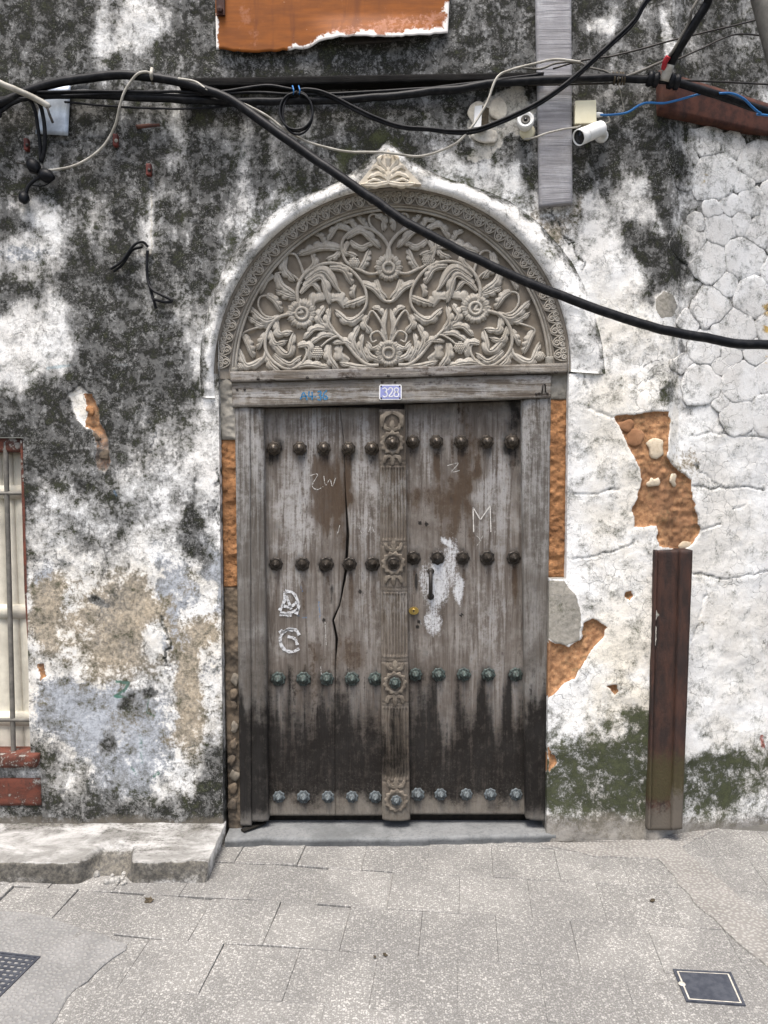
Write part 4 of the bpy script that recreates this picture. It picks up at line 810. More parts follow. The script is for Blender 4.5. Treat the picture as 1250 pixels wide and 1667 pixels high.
def ribbon(name, pts, wd, Y, mat, parent, wob=0.3):
    p = smooth_path(pts, max(8, 5 * len(pts))); T = np.gradient(p, axis=0); T /= np.linalg.norm(T, axis=1)[:, None] + 1e-9; Nn = np.stack([-T[:, 1], T[:, 0]], -1)
    wv = 0.5 * wd * (1 + wob * (vnoise(np.arange(len(p)) * .8, np.full(len(p), 3.3), 2) - .5) * 2); V = []
    for sgn, yo in ((-1, 0), (1, 0)): V.append(at(p[:, 0] + sgn * Nn[:, 0] * wv, p[:, 1] + sgn * Nn[:, 1] * wv, Y))
    n = len(p); return np.concatenate(V), [(i, i + 1, n + i + 1, n + i) for i in range(n - 1)]
def strokes(name, lst, wd, Y, mat, parent, label=None):
    mb = MB()
    for pts in lst:
        V, F = ribbon(name, pts, wd, Y, mat, parent); mb.add(V, F)
    return tag(mb.build(name, mat, parent, False), label)
strokes('painted_number', [[(489, 650), (494, 639), (500, 651)], [(490, 646), (500, 645)], [(503, 637), (503, 645), (510, 645)], [(508, 638), (508, 651)], [(511, 646), (515, 645.5)],
                         [(517, 638), (521, 637), (522.5, 641), (519, 643.5), (522.5, 646), (521, 651), (516.5, 650)], [(532, 635.5), (527, 641), (526, 648), (530, 650), (533, 646.5), (528, 644)]], 2.3, 0.0165, M['worn_blue'], door, 'blue hand painted A4-36')
strokes('chalk_mark', [[(771, 866), (770, 826)], [(770, 826), (782, 846)], [(782, 846), (798, 823)], [(798, 823), (799, 866)]], 1.9, YL - 0.004, M['chalk'], right_leaf, 'scratched letter M')
strokes('chalk_mark', [[(502, 775), (517, 772), (508, 790), (516, 797), (526, 792)], [(527, 775), (530, 790), (537, 780), (541, 792), (546, 778)]], 1.1, YL - 0.004, M['worn_chalk'], left_leaf)
strokes('chalk_mark', [[(728, 758), (746, 754), (735, 768), (748, 766)], [(776, 872), (782, 880), (776, 888)], [(782, 880), (786, 872)]], 1.1, YL - 0.004, M['worn_chalk'], right_leaf)
strokes('paint_mark', [[(464, 962), (478, 966), (486, 985), (482, 1000)], [(464, 963), (462, 980), (455, 994)], [(456, 998), (470, 998), (486, 992)], [(460, 986), (472, 988), (484, 980)], [(466, 970), (474, 992)], [(455, 1000), (475, 1002)]], 5.2, YL - 0.0045, M['worn_white'], left_leaf, 'white painted scribble')
strokes('paint_mark', [[(478, 1026), (466, 1026), (457, 1036), (457, 1048), (464, 1058), (476, 1061), (487, 1056)], [(459, 1030), (470, 1024), (482, 1026), (487, 1034)], [(454, 1030), (460, 1026)], [(468, 1036), (480, 1040), (484, 1050)]], 4.8, YL - 0.0045, M['worn_white'], left_leaf, 'white painted ring')
strokes('chalk_mark', [[(529, 1012), (531, 1050)], [(522, 1085), (523, 1100)], [(553, 855), (549, 870)], [(585, 860), (590, 868), (597, 858)], [(600, 866), (604, 856), (609, 866)]], 0.9, YL - 0.004, M['worn_chalk'], left_leaf)
# pull handle, keyhole plate, lock
mb = MB(); hp = [(701, 930, YL), (701, 933, YL - .03), (701, 945, YL - .045), (701, 955, YL - .045), (701, 966, YL - .03), (701, 970, YL)]
q = smooth_path([at(a, b, c) for a, b, c in hp], 24); tube_mb(mb, q, 3.4 * PXM, 8, (1, 0, 0))
lathe_mb(mb, [(6 * PXM, 0), (5.5 * PXM, 2 * PXM), (0.02 * PXM, 3 * PXM)], at(701, 930, YL), sides=12); lathe_mb(mb, [(6 * PXM, 0), (5.5 * PXM, 2 * PXM), (0.02 * PXM, 3 * PXM)], at(701, 971, YL), sides=12)
mb.build('handle', M['iron'], right_leaf)
mb = MB(); e = [(677.5 + 2.4 * math.cos(a), 946 + 13 * math.sin(a)) for a in np.linspace(0, 2 * math.pi, 17)[:-1]]
prism_mb(mb, at([p[0] for p in e], [p[1] for p in e], YL - 0.008), np.zeros(3), np.array([0, 0.012, 0])); mb.build('latch_plate', M['iron'], right_leaf, False)
mb = MB(); e = [(673.5 + 8 * math.cos(a), 994.5 + 6.2 * math.sin(a)) for a in np.linspace(0, 2 * math.pi, 25)[:-1]]
prism_mb(mb, at([p[0] for p in e], [p[1] for p in e], YL - 0.008), np.zeros(3), np.array([0, 0.012, 0])); lk = mb.build('lock_plate', M['brass'], right_leaf, False)
mb = MB(); lathe_mb(mb, [(4.2 * PXM, 0), (4.0 * PXM, 4 * PXM), (3.4 * PXM, 4.6 * PXM), (2.2 * PXM, 3.8 * PXM), (0.02 * PXM, 3.6 * PXM)], at(673.5, 994.5, YL - .008), sides=16); mb.build('lock_cylinder', M['brass'], lk)
mb = MB(); box_mb(mb, at(672.8, 997, YL - .0222), at(674.2, 992, YL - .018)); mb.build('keyhole', M['iron'], lk, False)
mb = MB(); tube_mb(mb, smooth_path([at(882, 640, .018), at(883, 634, .0), at(884, 626, .0), at(887, 626, .004), at(888, 638, .018)], 14), 1.3 * PXM, 6, (1, 0, 0)); mb.build('hasp', M['iron'], door)
for x, y in ((386, 634), (398, 634), (873, 641), (878, 640), (891, 640), (622, 622), (643, 622)):
    mb = MB(); lathe_mb(mb, [(2.2 * PXM, -.001), (2.0 * PXM, 1.2 * PXM), (.02 * PXM, 1.5 * PXM)], sides=8); inst('nail', mb.mesh('nail', M['iron']), door, at(x, y + (0), 0.019))

# arched carved panel
YT = 0.085
angs = np.linspace(180, 0, 97)
inn = [arch(a, -32, -30) for a in angs]; V = [at(ACX, ACY, YT)] + [at(x, y, YT) for x, y in inn]
tym = put('tympanum', V, None, M['carved_back'], door, False, None, [(0, i, i + 1) for i in range(1, len(inn))])
# rim moulding and carved band
def sweep_arch(name, prof, mat, parent, n=160, a0=181, a1=-1):
    aa = np.linspace(a0, a1, n); V = []
    for a in aa:
        for (r, Y) in prof: V.append(at(*arch(a, r, r * 1.0), Y))
    m = len(prof); return put(name, V, [tuple(f[::-1]) for f in grid_faces(m, n)], mat, parent, True)
sweep_arch('rim_moulding', [(-36.5, YT), (-36.5, .062), (-34.5, .052), (-32.5, .054), (-31.5, .064), (-30.5, .050), (-28, .042), (-26, .046), (-25.5, .056)], M['carved'], door)
band = sweep_arch('arch_band', [(-27, .060), (-26.5, .036), (-24.5, .031), (-23.5, .038), (-3.5, .026), (-2.5, .016), (1, .012), (2.5, .016), (3, .06)], M['carved_back2'], door)
# one scroll of the band: a wave with three curled loops
def scroll_mesh():
    mb = MB(); s = PXM; r = 1.7 * s
    def cv(pts, n=18, rr=r): tube_mb(mb, smooth_path([(x * s, 0, z * s) for x, z in pts], n), rr, 6)
    for (cx_, cz, rad, a0) in ((-4.4, 4.4, 4.2, 40), (4.4, 5.2, 3.6, 150), (0.2, -3.6, 4.4, 270)):
        cv([(cx_ + rad * math.cos(R(a0 + t)) * (1 - t / 900), cz + rad * 1.12 * math.sin(R(a0 + t)) * (1 - t / 900)) for t in range(0, 400, 45)], 26)
        lathe_mb(mb, [(1.7 * s, 0), (1.4 * s, 1.1 * s), (.02 * s, 1.5 * s)], (cx_ * s, 0, cz * s), sides=8)
    cv([(-9.5, 9), (-9.6, 2), (-7, -4), (-3, -9), (3, -9.5), (7, -5), (9.4, 1), (9.5, 9)], 26, 1.1 * s)
    return mb.mesh('carved_scroll', M['carved'])
scr = scroll_mesh(); arcs = [arch(a, -13.5) for a in np.linspace(177.5, 2.5, 600)]; dl = np.concatenate([[0], np.cumsum([math.dist(arcs[i], arcs[i + 1]) for i in range(599)])])
NS = 42
for i in range(NS):
    t = (i + 0.5) / NS * dl[-1]; a = np.interp(t, dl, np.linspace(177.5, 2.5, 600)); x, y = arch(a, -13.5); x2, y2 = arch(a, 0)
    th = math.atan2(x2 - x, -(y2 - y)); inst('carved_scroll', scr, band, at(x, y, 0.0275), (0, th, 0), random.uniform(.95, 1.06))
# foliage, traced for the left half and carved again for the right half
Zx = lambda zx: 330 + zx / 3.877
Zy = lambda zy: 210 + zy / 3.877
def half(sp, sgn):
    out = []
    for (zx, zy) in sp:
        X_, Y_ = Zx(zx), Zy(zy)
        if sgn < 0: X_ = 2 * 632.5 - X_; Y_ = Y_ - 0.030 * (X_ - 632.5)
        out.append((X_, Y_))
    return out
STEMS = [
    ([(1110, 1492), (1040, 1488), (975, 1440), (900, 1350), (800, 1255), (715, 1215)], 12), ([(632, 1165), (608, 1110), (595, 1040), (608, 975), (650, 910), (740, 858), (830, 848), (920, 880), (990, 950), (1030, 1030), (1028, 1120), (965, 1190), (890, 1195)], 12),
    ([(980, 885), (1050, 915), (1110, 908), (1150, 880)], 11), ([(1182, 860), (1180, 780), (1158, 718), (1108, 660), (1030, 625), (950, 640), (892, 690), (876, 750), (900, 830), (950, 872), (990, 892)], 12),
    ([(632, 1160), (540, 1170), (460, 1200), (415, 1260), (395, 1330), (400, 1400), (440, 1462), (520, 1512), (600, 1500), (650, 1440), (652, 1385), (612, 1362)], 12), ([(398, 1400), (380, 1450), (330, 1485), (270, 1505), (238, 1500)], 10),
    ([(560, 1165), (460, 1190), (390, 1178), (352, 1120), (362, 1062), (420, 1050)], 9), ([(640, 930), (622, 870), (590, 800), (545, 788), (512, 826)], 9), ([(625, 975), (570, 925), (505, 905), (455, 915)], 8),
    ([(950, 1392), (865, 1312), (800, 1330), (745, 1375)], 9), ([(1155, 1300), (1120, 1215), (1070, 1150), (1040, 1190)], 9), ([(1158, 1350), (1110, 1280), (1062, 1300), (1068, 1345), (1098, 1335)], 8), ([(1173, 1090), (1150, 1085), (1128, 1060), (1105, 1000)], 9),
    ([(1100, 652), (1058, 606), (1050, 556), (1078, 536), (1110, 556)], 9), ([(1165, 1345), (1140, 1390), (1140, 1450), (1165, 1480)], 9), ([(430, 1230), (340, 1255), (255, 1290), (262, 1340)], 8)]
LEAVES = [
    ([(905, 690), (1000, 648), (1112, 745)], 62, 4), ([(930, 705), (1000, 745), (1088, 705)], 46, 3), ([(925, 712), (900, 770), (968, 800)], 48, 3), ([(868, 758), (750, 750), (612, 792)], 70, 5), ([(930, 642), (850, 622), (790, 702)], 52, 4), ([(962, 636), (935, 590), (878, 588)], 44, 3),
    ([(1040, 628), (1005, 585), (972, 548)], 42, 3), ([(862, 768), (835, 800), (788, 822)], 46, 3), ([(765, 722), (745, 680), (705, 658)], 42, 3), ([(1088, 548), (1135, 572), (1140, 636)], 50, 3), ([(985, 890), (1020, 840), (1048, 770)], 52, 4), ([(1010, 905), (1050, 870), (1075, 810)], 34, 3),
    ([(528, 800), (516, 880), (572, 955)], 60, 4), ([(640, 912), (700, 855), (690, 780)], 52, 4), ([(470, 912), (500, 985), (582, 1045)], 62, 4), ([(450, 930), (402, 960), (362, 1035)], 50, 4), ([(592, 1062), (540, 1052), (468, 1022)], 52, 3), ([(648, 955), (760, 898), (862, 1025)], 60, 1), ([(798, 878), (885, 892), (940, 975)], 66, 5),
    ([(640, 1000), (745, 940), (800, 1098)], 66, 4), ([(618, 1040), (685, 982), (745, 1032)], 42, 2), ([(1000, 975), (1080, 1012), (1145, 1085)], 56, 4), ([(1098, 950), (1118, 1020), (1155, 1062)], 48, 3), ([(965, 985), (948, 1030), (952, 1062)], 40, 2), ([(1032, 1060), (965, 1090), (898, 1112)], 58, 4), ([(1012, 1165), (925, 1212), (842, 1150)], 58, 4),
    ([(400, 1050), (450, 1085), (495, 1150)], 56, 4), ([(482, 1182), (390, 1205), (285, 1118)], 60, 4), ([(440, 1228), (370, 1235), (288, 1190)], 46, 3), ([(255, 1300), (285, 1360), (318, 1435)], 56, 4), ([(402, 1290), (370, 1345), (352, 1388)], 44, 3), ([(388, 1445), (280, 1490), (222, 1385)], 58, 5), ([(402, 1415), (430, 1485), (485, 1532)], 52, 3),
    ([(468, 1210), (480, 1285), (555, 1282)], 54, 3), ([(422, 1270), (455, 1350), (525, 1342)], 52, 3), ([(432, 1330), (530, 1420), (572, 1295)], 62, 4), ([(450, 1420), (540, 1482), (615, 1440)], 54, 4), ([(600, 1375), (665, 1370), (672, 1455)], 52, 3), ([(575, 1508), (670, 1490), (800, 1508)], 54, 4),
    ([(765, 1240), (735, 1190), (765, 1125)], 54, 4), ([(835, 1290), (790, 1222), (800, 1140)], 56, 4), ([(800, 1272), (710, 1262), (645, 1320)], 52, 4), ([(852, 1312), (765, 1305), (675, 1358)], 48, 3), ([(800, 1362), (800, 1440), (848, 1515)], 60, 4), ([(985, 1422), (915, 1350), (825, 1352)], 50, 4), ([(1000, 1440), (950, 1340), (985, 1245)], 58, 4), ([(1045, 1472), (1000, 1385), (1010, 1300)], 48, 4),
    ([(1085, 1500), (980, 1500), (870, 1478)], 54, 4), ([(1162, 1345), (1145, 1250), (1160, 1140)], 40, 2), ([(1045, 1180), (1025, 1230), (1062, 1285)], 54, 3), ([(1120, 1365), (1075, 1385), (1040, 1350)], 42, 2), ([(1135, 1462), (1060, 1432), (1030, 1372)], 50, 3), ([(1140, 1180), (1110, 1140), (1075, 1130)], 40, 2), ([(700, 1480), (640, 1470), (620, 1420)], 34, 2), ([(1120, 760), (1100, 800), (1075, 850)], 30, 2)]
def put_stem(sp, rad, sgn):
    q = half(sp, sgn); p = smooth_path(q, 14 * len(q)); P3 = at(p[:, 0], p[:, 1], YT - 0.010 - 0.004 * np.sin(np.linspace(0, 3.14, len(p)))); mb = MB()
    tube_mb(mb, P3, np.linspace(1.05, 0.75, len(p)) * rad / 3.877 * PXM * 1.0, 8); mb.build('carved_stem', M['carved'], tym)
for sgn in (1, -1):
    for sp, rad in STEMS: put_stem(sp, rad, sgn)
    for sp, wd, lb in [q for q in LEAVES if q[1] > 36]:
        V, F = leaf_geo(half(sp, sgn), wd / 3.877 * 1.10, YT - 0.004, 0.020 * min(1.15, wd / 52), lb, at, 34, 15); carved('carved_leaf', V, F, M['carved'], tym)
occ = []                                             # small leaves in the gaps that are left
for sp, _r in STEMS: occ += [tuple(q) for q in smooth_path(half(sp, 1), 40)]
for sp, wd, _l in LEAVES:
    q = smooth_path(half(sp, 1), 14); occ += [tuple(a) for a in q]; T = np.gradient(q, axis=0); T /= np.linalg.norm(T, axis=1)[:, None] + 1e-9
    for sg in (-1, 1): occ += [tuple(a) for a in (q + sg * np.stack([-T[:, 1], T[:, 0]], -1) * wd / 3.877 * .45)[2:-2]]
for (x, y, r0) in ((491.2, 510.5, 20), (632.5, 436, 18), (632.5, 575, 18)): occ += [(x + r * math.cos(a), y + r * math.sin(a)) for r in (r0 * .5, r0) for a in np.linspace(0, 6.28, 14)]
occ = np.array(occ); rl = random.Random(5); fills = []
gx, gy = np.meshgrid(np.arange(392, 630, 3.0), np.arange(346, 602, 3.0)); okm = ((gx - ACX) / (AA - 42)) ** 2 + ((gy - ACY) / (AB - 40)) ** 2 < 1; okm &= gy < 598
cand = np.stack([gx[okm], gy[okm]], -1)
for _ in range(3):
    dm = np.sqrt(((cand[:, None] - occ[None]) ** 2).sum(-1)).min(1); k = int(dm.argmax()); g_ = float(dm[k])
    if g_ < 8.5: break
    c = cand[k]; nb = occ[np.argmin(((occ - c) ** 2).sum(-1))]; d = (c - nb) / (np.linalg.norm(c - nb) + 1e-6); q = np.array([-d[1], d[0]]) * rl.choice((-1, 1)); L_ = min(22, g_ * 1.7)
    fills.append(([tuple(c - d * L_ * .7 - q * 3), tuple(c + q * 2.5), tuple(c + d * L_ * .6 - q * 4)], L_ * 1.0)); occ = np.concatenate([occ, [c, c + d * L_ * .5, c - d * L_ * .5, c + q * L_ * .4, c - q * L_ * .4]])
for sgn in (1, -1):
    for sp, wd in fills:
        q = sp if sgn > 0 else [(2 * 632.5 - a, b - 0.030 * (632.5 - a)) for a, b in sp]
        V, F = leaf_geo(q, wd, YT - 0.003, 0.015, 3, at, 18, 9); carved('carved_leaf', V, F, M['carved'], tym)
def flower(cx_, cy_, r0, petals, a0=0, a1=360):
    mb = MB(); s = PXM; c = at(cx_, cy_, YT)
    tor = [(cx_ + r0 * .46 * math.cos(t), cy_ + r0 * .46 * math.sin(t)) for t in np.linspace(0, 2 * math.pi, 25)]; tube_mb(mb, [at(x, y, YT - .016) for x, y in tor], 2.6 * s, 8, caps=False)
    lathe_mb(mb, [(r0 * .9 * s, 0), (r0 * .8 * s, 3 * s), (r0 * .5 * s, 4.5 * s), (r0 * .3 * s, 3 * s), (.1 * s, 3 * s)], c, sides=24)
    o = mb.build('carved_flower', M['carved'], tym)
    for k in range(petals):
        a = R(a0 + (a1 - a0) * k / petals); u = (math.cos(a), math.sin(a))
        V, F = leaf_geo([(cx_ + u[0] * r0 * .55, cy_ + u[1] * r0 * .55), (cx_ + u[0] * r0 * .8, cy_ + u[1] * r0 * .8), (cx_ + u[0] * r0 * 1.12, cy_ + u[1] * r0 * 1.12)], r0 * .5, YT - .004, 0.018, 1, at, 9, 7, 0.1); carved('carved_petal', V, F, M['carved'], tym)
for (x, y, r0, n) in ((491.2, 510.5, 21, 14), (774, 502, 21, 14), (632.5, 436, 19, 14), (632.5, 575, 19, 14)): flower(x, y, r0, n)
def fruit(cx_, cy_, rx, ry, n=26):
    mb = MB(); s = PXM
    k = 0
    for j in range(-3, 4):
        for i in range(-3, 4):
            u, v = (i + (0.5 if j % 2 else 0)) / 3.2, j / 3.2
            if u * u + v * v > 1: continue
            h = 0.016 * math.sqrt(max(0, 1 - .8 * (u * u + v * v))); lathe_mb(mb, [(2.5 * s, -.004), (2.4 * s, .6 * s), (1.6 * s, 2 * s), (.02 * s, 2.6 * s)], at(cx_ + u * rx, cy_ + v * ry, YT - h), sides=7)
    lathe_mb(mb, [(rx * .95 * s, 0), (rx * .8 * s, 3.5 * s), (.05 * s, 5 * s)], at(cx_, cy_, YT), sides=14); mb.build('carved_fruit', M['carved'], tym)
for (x, y, rx, ry) in ((Zx(722), Zy(1415), 9.5, 10), (Zx(955), Zy(845), 8.5, 8.5), (Zx(240), Zy(1500), 10, 6.5), (749, 566, 9.5, 9), (697, 423, 9.5, 10), (877, 580, 10, 6.5)): fruit(x, y, rx, ry)
mb = MB(); lathe_mb(mb, [(0.05 * PXM, 0), (5 * PXM, 1 * PXM), (4 * PXM, 5 * PXM), (.05 * PXM, 6 * PXM)], at(631, 346, .05), sides=8); mb.build('porcelain_chip', M['white_plastic'], tym)

# number plate, hangs on the lintel
npl = empty('house_number_plate', at(635.5, 651, 0.014), 'small blue and white enamel plate reading 328 on the door lintel', 'sign')
def pl_poly(pts, Y, th, name, mat, parent=None, mbk=None):
    mb = MB(); prism_mb(mb, at([p[0] for p in pts], [p[1] for p in pts], Y), np.zeros(3), np.array([0, th, 0])); return mb.build(name, mat, parent, False)
pl_poly([(617, 628), (619.5, 626), (652, 626), (654, 628), (654, 649), (651.5, 651), (619, 651), (617, 649)], 0.0135, 0.004, 'plate', M['white_paint'], npl)
pl_poly([(619, 629.5), (621.5, 628), (650, 628), (652, 629.5), (652, 647.5), (650, 649.2), (621, 649.2), (619, 647.5)], 0.0125, 0.002, 'enamel_field', M['plate_blue'], npl)
dig = {'3': [[(0, .12), (.5, 0), (.95, .18), (.75, .42), (.4, .46)], [(.4, .46), (.95, .58), (.95, .88), (.45, 1), (0, .86)]], '2': [[(.05, .25), (.25, .02), (.75, .02), (.92, .3), (.6, .62), (.05, .97)], [(.05, .97), (.95, .97)], [(.95, .97), (.98, .82)]],
       '8': [[(.5, 0), (.1, .12), (.15, .38), (.5, .48), (.85, .38), (.9, .12), (.5, 0)], [(.5, .48), (.05, .62), (.05, .9), (.5, 1), (.95, .9), (.95, .62), (.5, .48)]]}
for k, ch in enumerate('328'):
    x0 = 622.5 + k * 9.4; strokes('digit', [[(x0 + 7.6 * a, 631.5 + 14.5 * b - 0.10 * (k * 2)) for a, b in st_] for st_ in dig[ch]], 1.8, 0.0115, M['white_paint'], npl)
for (x, y) in ((620.5, 629), (650.5, 629), (620.5, 648), (650.5, 648)):
    mb = MB(); lathe_mb(mb, [(1.5 * PXM, 0), (1.3 * PXM, .8 * PXM), (.01 * PXM, 1 * PXM)], sides=8); inst('screw', mb.mesh('screw', M['iron']), npl, at(x, y, 0.0135))

# stone threshold under the door
zt = 0.040; back = atz([372, 500, 640, 780, 900], [1332, 1327, 1327, 1326, 1336], zt)
fr = [(366, 1366), (430, 1363), (520, 1365), (640, 1364), (760, 1361), (850, 1358), (905, 1358)]
nS = 90; fx = np.linspace(366, 905, nS); fy = np.interp(fx, [p[0] for p in fr], [p[1] for p in fr]); top = atz(fx, fy, zt)
rows = []
nzz = (vnoise(np.arange(nS) * .5, np.full(nS, 2.), 4) - .5) * 0.012
for (dyv, z) in ((0.004, -0.01), (0.0, 0.018), (-0.004, 0.030), (0.004, zt - .002), (0.016, zt), (0.09, zt + .001), (0.30, zt + .002)):
    p = top.copy(); p[:, 1] += dyv + (nzz if dyv < .05 else 0); p[:, 2] = z + (vnoise(np.arange(nS) * .3, np.full(nS, 7.), 6) - .5) * 0.004 * (z > .02); rows.append(p)
V = np.concatenate(rows); tr = put('door_threshold', V, [tuple(f) for f in grid_faces(nS, 7)], M['sill'], None, True)
b = MB(); b.V = [V - 0]; b.n = len(V)
tag(tr, 'dark grey worn stone threshold slab below the double door', 'threshold', kind='thing')

# broken cement ledge at the left
LZ = 0.087
nl = 460; lx0, lx1 = -2.6, None
Xe_b, Xe_f = float(at(362, 1340, 0)[0]), float(atz(334, 1437, 0)[0]); Yf = float(atz(200, 1437, 0)[1])
u = np.linspace(0, 1, nl); Xtop = -2.6 + (Xe_f + 0.012 + 2.6) * u; rowsV = []
pxt, pyt = proj(np.stack([Xtop, np.full(nl, Yf), np.full(nl, LZ)], -1))
bite = ell(pxt, np.full(nl, 0.), 172, 0, 34, 10, soft=0.35) * 1.0; rag = fbm(Xtop * 300, Xtop * 0, 20, 4, 41) - .5; bite2 = ell(pxt, np.full(nl, 0.), 322, 0, 18, 10, soft=.5)
bedge = Yf + 0.02 * rag + 0.13 * bite + 0.02 * bite2
for k, (f, z) in enumerate(((0, -0.02), (0, 0.004), (0.0, 0.012), (0.0, 0.03), (0.0, 0.05), (0.0, LZ - .012), (0.0005, LZ - .004), (0.003, LZ - .0005), (0.008, LZ), (0.03, LZ), (0.12, LZ), (0.25, LZ), (0.45, LZ), (0.7, LZ), (1.0, LZ))):
    k_top = k >= 8; b_lo = Yf + 0.012 * rag + 0.045 * bite
    if not k_top: lam = np.clip(z / LZ, 0, 1) ** 0.7; Y_ = b_lo * (1 - lam) + bedge * lam + f + (fbm(Xtop * 300, np.full(nl, z * 500), 10, 3, 47) - .5) * 0.014 * (z > 0)
    elif k < 10: Y_ = bedge + f
    else: Y_ = (bedge + 0.03) * (1 - f) + 0.03 * f
    zz = np.full(nl, z) - (0.03 * bite if 4 <= k <= 8 else 0) - (0.012 * bite if k == 9 else 0) + (fbm(Xtop * 300, Y_ * 300, 14, 4, 43) - .5) * 0.009 * (k > 5)
    tt = np.clip((Y_ - Yf) / (0 - Yf), 0, 1); Xk = np.where(u > 0.9, Xtop + (Xe_b - Xe_f) * tt * sstep(0.9, 1, u), Xtop) - 0.012 * (1 - min(1, max(0, z) / LZ)) * sstep(.97, 1, u)
    rowsV.append(np.stack([Xk, Y_ + 0 * Xk, zz], -1))
V = np.concatenate(rowsV); F = [tuple(f) for f in grid_faces(nl, len(rowsV))]
endv = [i * nl + nl - 1 for i in range(len(rowsV))]; n0 = len(V); ev = V[endv].copy(); ev[:, 2] = -0.02; ev[:, 0] -= 0.008; V = np.concatenate([V, ev]); F += [(endv[i + 1], endv[i], n0 + i, n0 + i + 1) for i in range(len(endv) - 1)]
qx_, qy_ = proj(V); kk_ = np.concatenate([np.repeat(np.arange(len(rowsV)), nl), np.full(len(ev), 2)]); nL = fbm(V[:, 0] * 350, V[:, 1] * 350 + V[:, 2] * 500, 30, 4, 77)
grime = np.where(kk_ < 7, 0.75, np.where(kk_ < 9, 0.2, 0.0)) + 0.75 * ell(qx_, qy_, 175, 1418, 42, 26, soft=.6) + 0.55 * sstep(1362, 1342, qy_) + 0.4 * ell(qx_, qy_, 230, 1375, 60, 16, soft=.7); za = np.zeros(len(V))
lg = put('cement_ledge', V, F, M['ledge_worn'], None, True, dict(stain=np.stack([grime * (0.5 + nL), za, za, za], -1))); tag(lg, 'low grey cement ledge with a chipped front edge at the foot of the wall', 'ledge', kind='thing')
mb = MB()
for k in range(14):
    x, y = rs.uniform(150, 205), rs.uniform(1422, 1440); c = atz(x, y, 0.005); r = rs.uniform(.006, .016); lathe_mb(mb, [(r, -.006), (r * .9, r * .5), (r * .3, r), (.0005, r * 1.05)], c, (rs.uniform(-.3, .3), rs.uniform(-.3, .3), 1), 7)
tag(mb.build('cement_rubble', M['ledge'], None, False), 'loose grey cement crumbs in the broken gap of the ledge', 'rubble', kind='stuff')
mb = MB(); P0, P1 = atz(392, 1352, .045), atz(428, 1338, .05); d = (P1 - P0); nrm = np.cross(d, (0, 0, 1)); nrm /= np.linalg.norm(nrm); q = [P0, P1, P1 + nrm * .03, P0 + nrm * .03]
prism_mb(mb, q, np.zeros(3), np.array([0, 0, .008])); tag(mb.build('wood_splinter', M['frame'], None, False), 'small broken wooden strip lying at the foot of the left jamb', 'wood scrap')

# ------------------------------------------------------------------ the barred window at the left
win = empty('barred_window', at(10, 1243, 0.08), 'cream shuttered window with grey iron bars in a red frame at the left edge', 'window', kind='thing')
panel('head_casing', [(-345, 713), (-345, 736)], [(33, 713), (34, 736)], 0.020, 30, 6, 0.10, M['red_paint'], win)
panel('side_casing', [(32, 716), (39, 960), (56, 1232)], [(36, 716), (52, 960), (62, 1232)], 0.012, 5, 80, 0.12, M['red_paint'], win)
panel('window_sill', [(-345, 1230), (-345, 1252)], [(60, 1230), (58, 1250)], -0.035, 50, 6, 0.12, M['red_paint'], win, lambda a, b: (fbm(a, b, 20, 3, 4) - .5) * .012)
def sh(x0, x1, x2, x3): panel('shutter_board', [(x0, 734), (x1, 1232)], [(x2, 734), (x3, 1232)], 0.085, 4, 60, 0.02, M['cream_paint'], win, None, None, 0.006)
sh(-75, -52, -38, -16); sh(-37, -15, 1, 22); sh(2, 23, 19, 39); sh(20, 40, 40, 60); [sh(-37 - 39 * k, -15 - 37 * k, 1 - 39 * k, 22 - 37 * k) for k in range(2, 9)]
for y in (790, 985, 1160): panel('shutter_rail', [(-345, y), (-343, y + 22)], [(38 + (y - 734) * .04, y), (39 + (y - 734) * .04, y + 22)], 0.072, 8, 3, 0.02, M['cream_paint'], win)
for x in (9, -45, -100, -155, -210, -265):
    mb = MB(); p0, p1 = at(x, 720, .03), at(x, 1238, .03); p1[0] = p0[0]; tube_mb(mb, resample([p0, p1], 30), 4.2 * PXM, 8, (1, 0, 0)); mb.build('bar', M['grey_wire'] if x != 9 else M['steel_bar'] if 'steel_bar' in M else M['grey_wire'], win)
for y in (803, 1172):
    mb = MB(); tube_mb(mb, resample([at(-340, y, .025), at(46 + (y - 803) * .03, y, .025)], 20), 3.2 * PXM, 8); mb.build('cross_bar', M['grey_wire'], win)
def apron(px, py): return (fbm(px, py, 24, 3, 14) - .5) * 0.012
panel('apron', [(-345, 1268), (-345, 1312)], [(64, 1268), (66, 1312)], -0.008, 40, 12, 0.05, M['red_paint'], win, apron)

# ------------------------------------------------------------------ things on the wall
def board(name, L, Rr, Y, th, mat, label, cat, nx=12, ny=60, disp=None, onwall=False, mask=None):
    o = panel(name, L, Rr, Y, nx, ny, th, mat, None, disp, mask, 0.002, onwall); return tag(o, label, cat, kind='thing')
board('wooden_board', [(872, -60), (873, 0), (879, 336)], [(929, -60), (930, 0), (932, 330)], -0.032, 0.03, M['board'], 'long grey sawn board hung upright on the wall above the arch', 'board', 14, 90)
board('timber_ledge', [(290, 127), (292, 142)], [(886, 117), (884, 128)], -0.055, 0.07, M['dark_timber'], 'long black weathered timber batten running along the wall behind the cables', 'batten', 120, 6, lambda a, b: (fbm(a, b, 20, 3, 9) - .5) * .008)
board('steel_beam', [(1073, 113), (1074, 182)], [(1330, 192), (1330, 236)], -0.035, 0.06, M['rust'], 'rusted brown steel beam fixed across the upper right wall', 'beam', 40, 8, None, True)
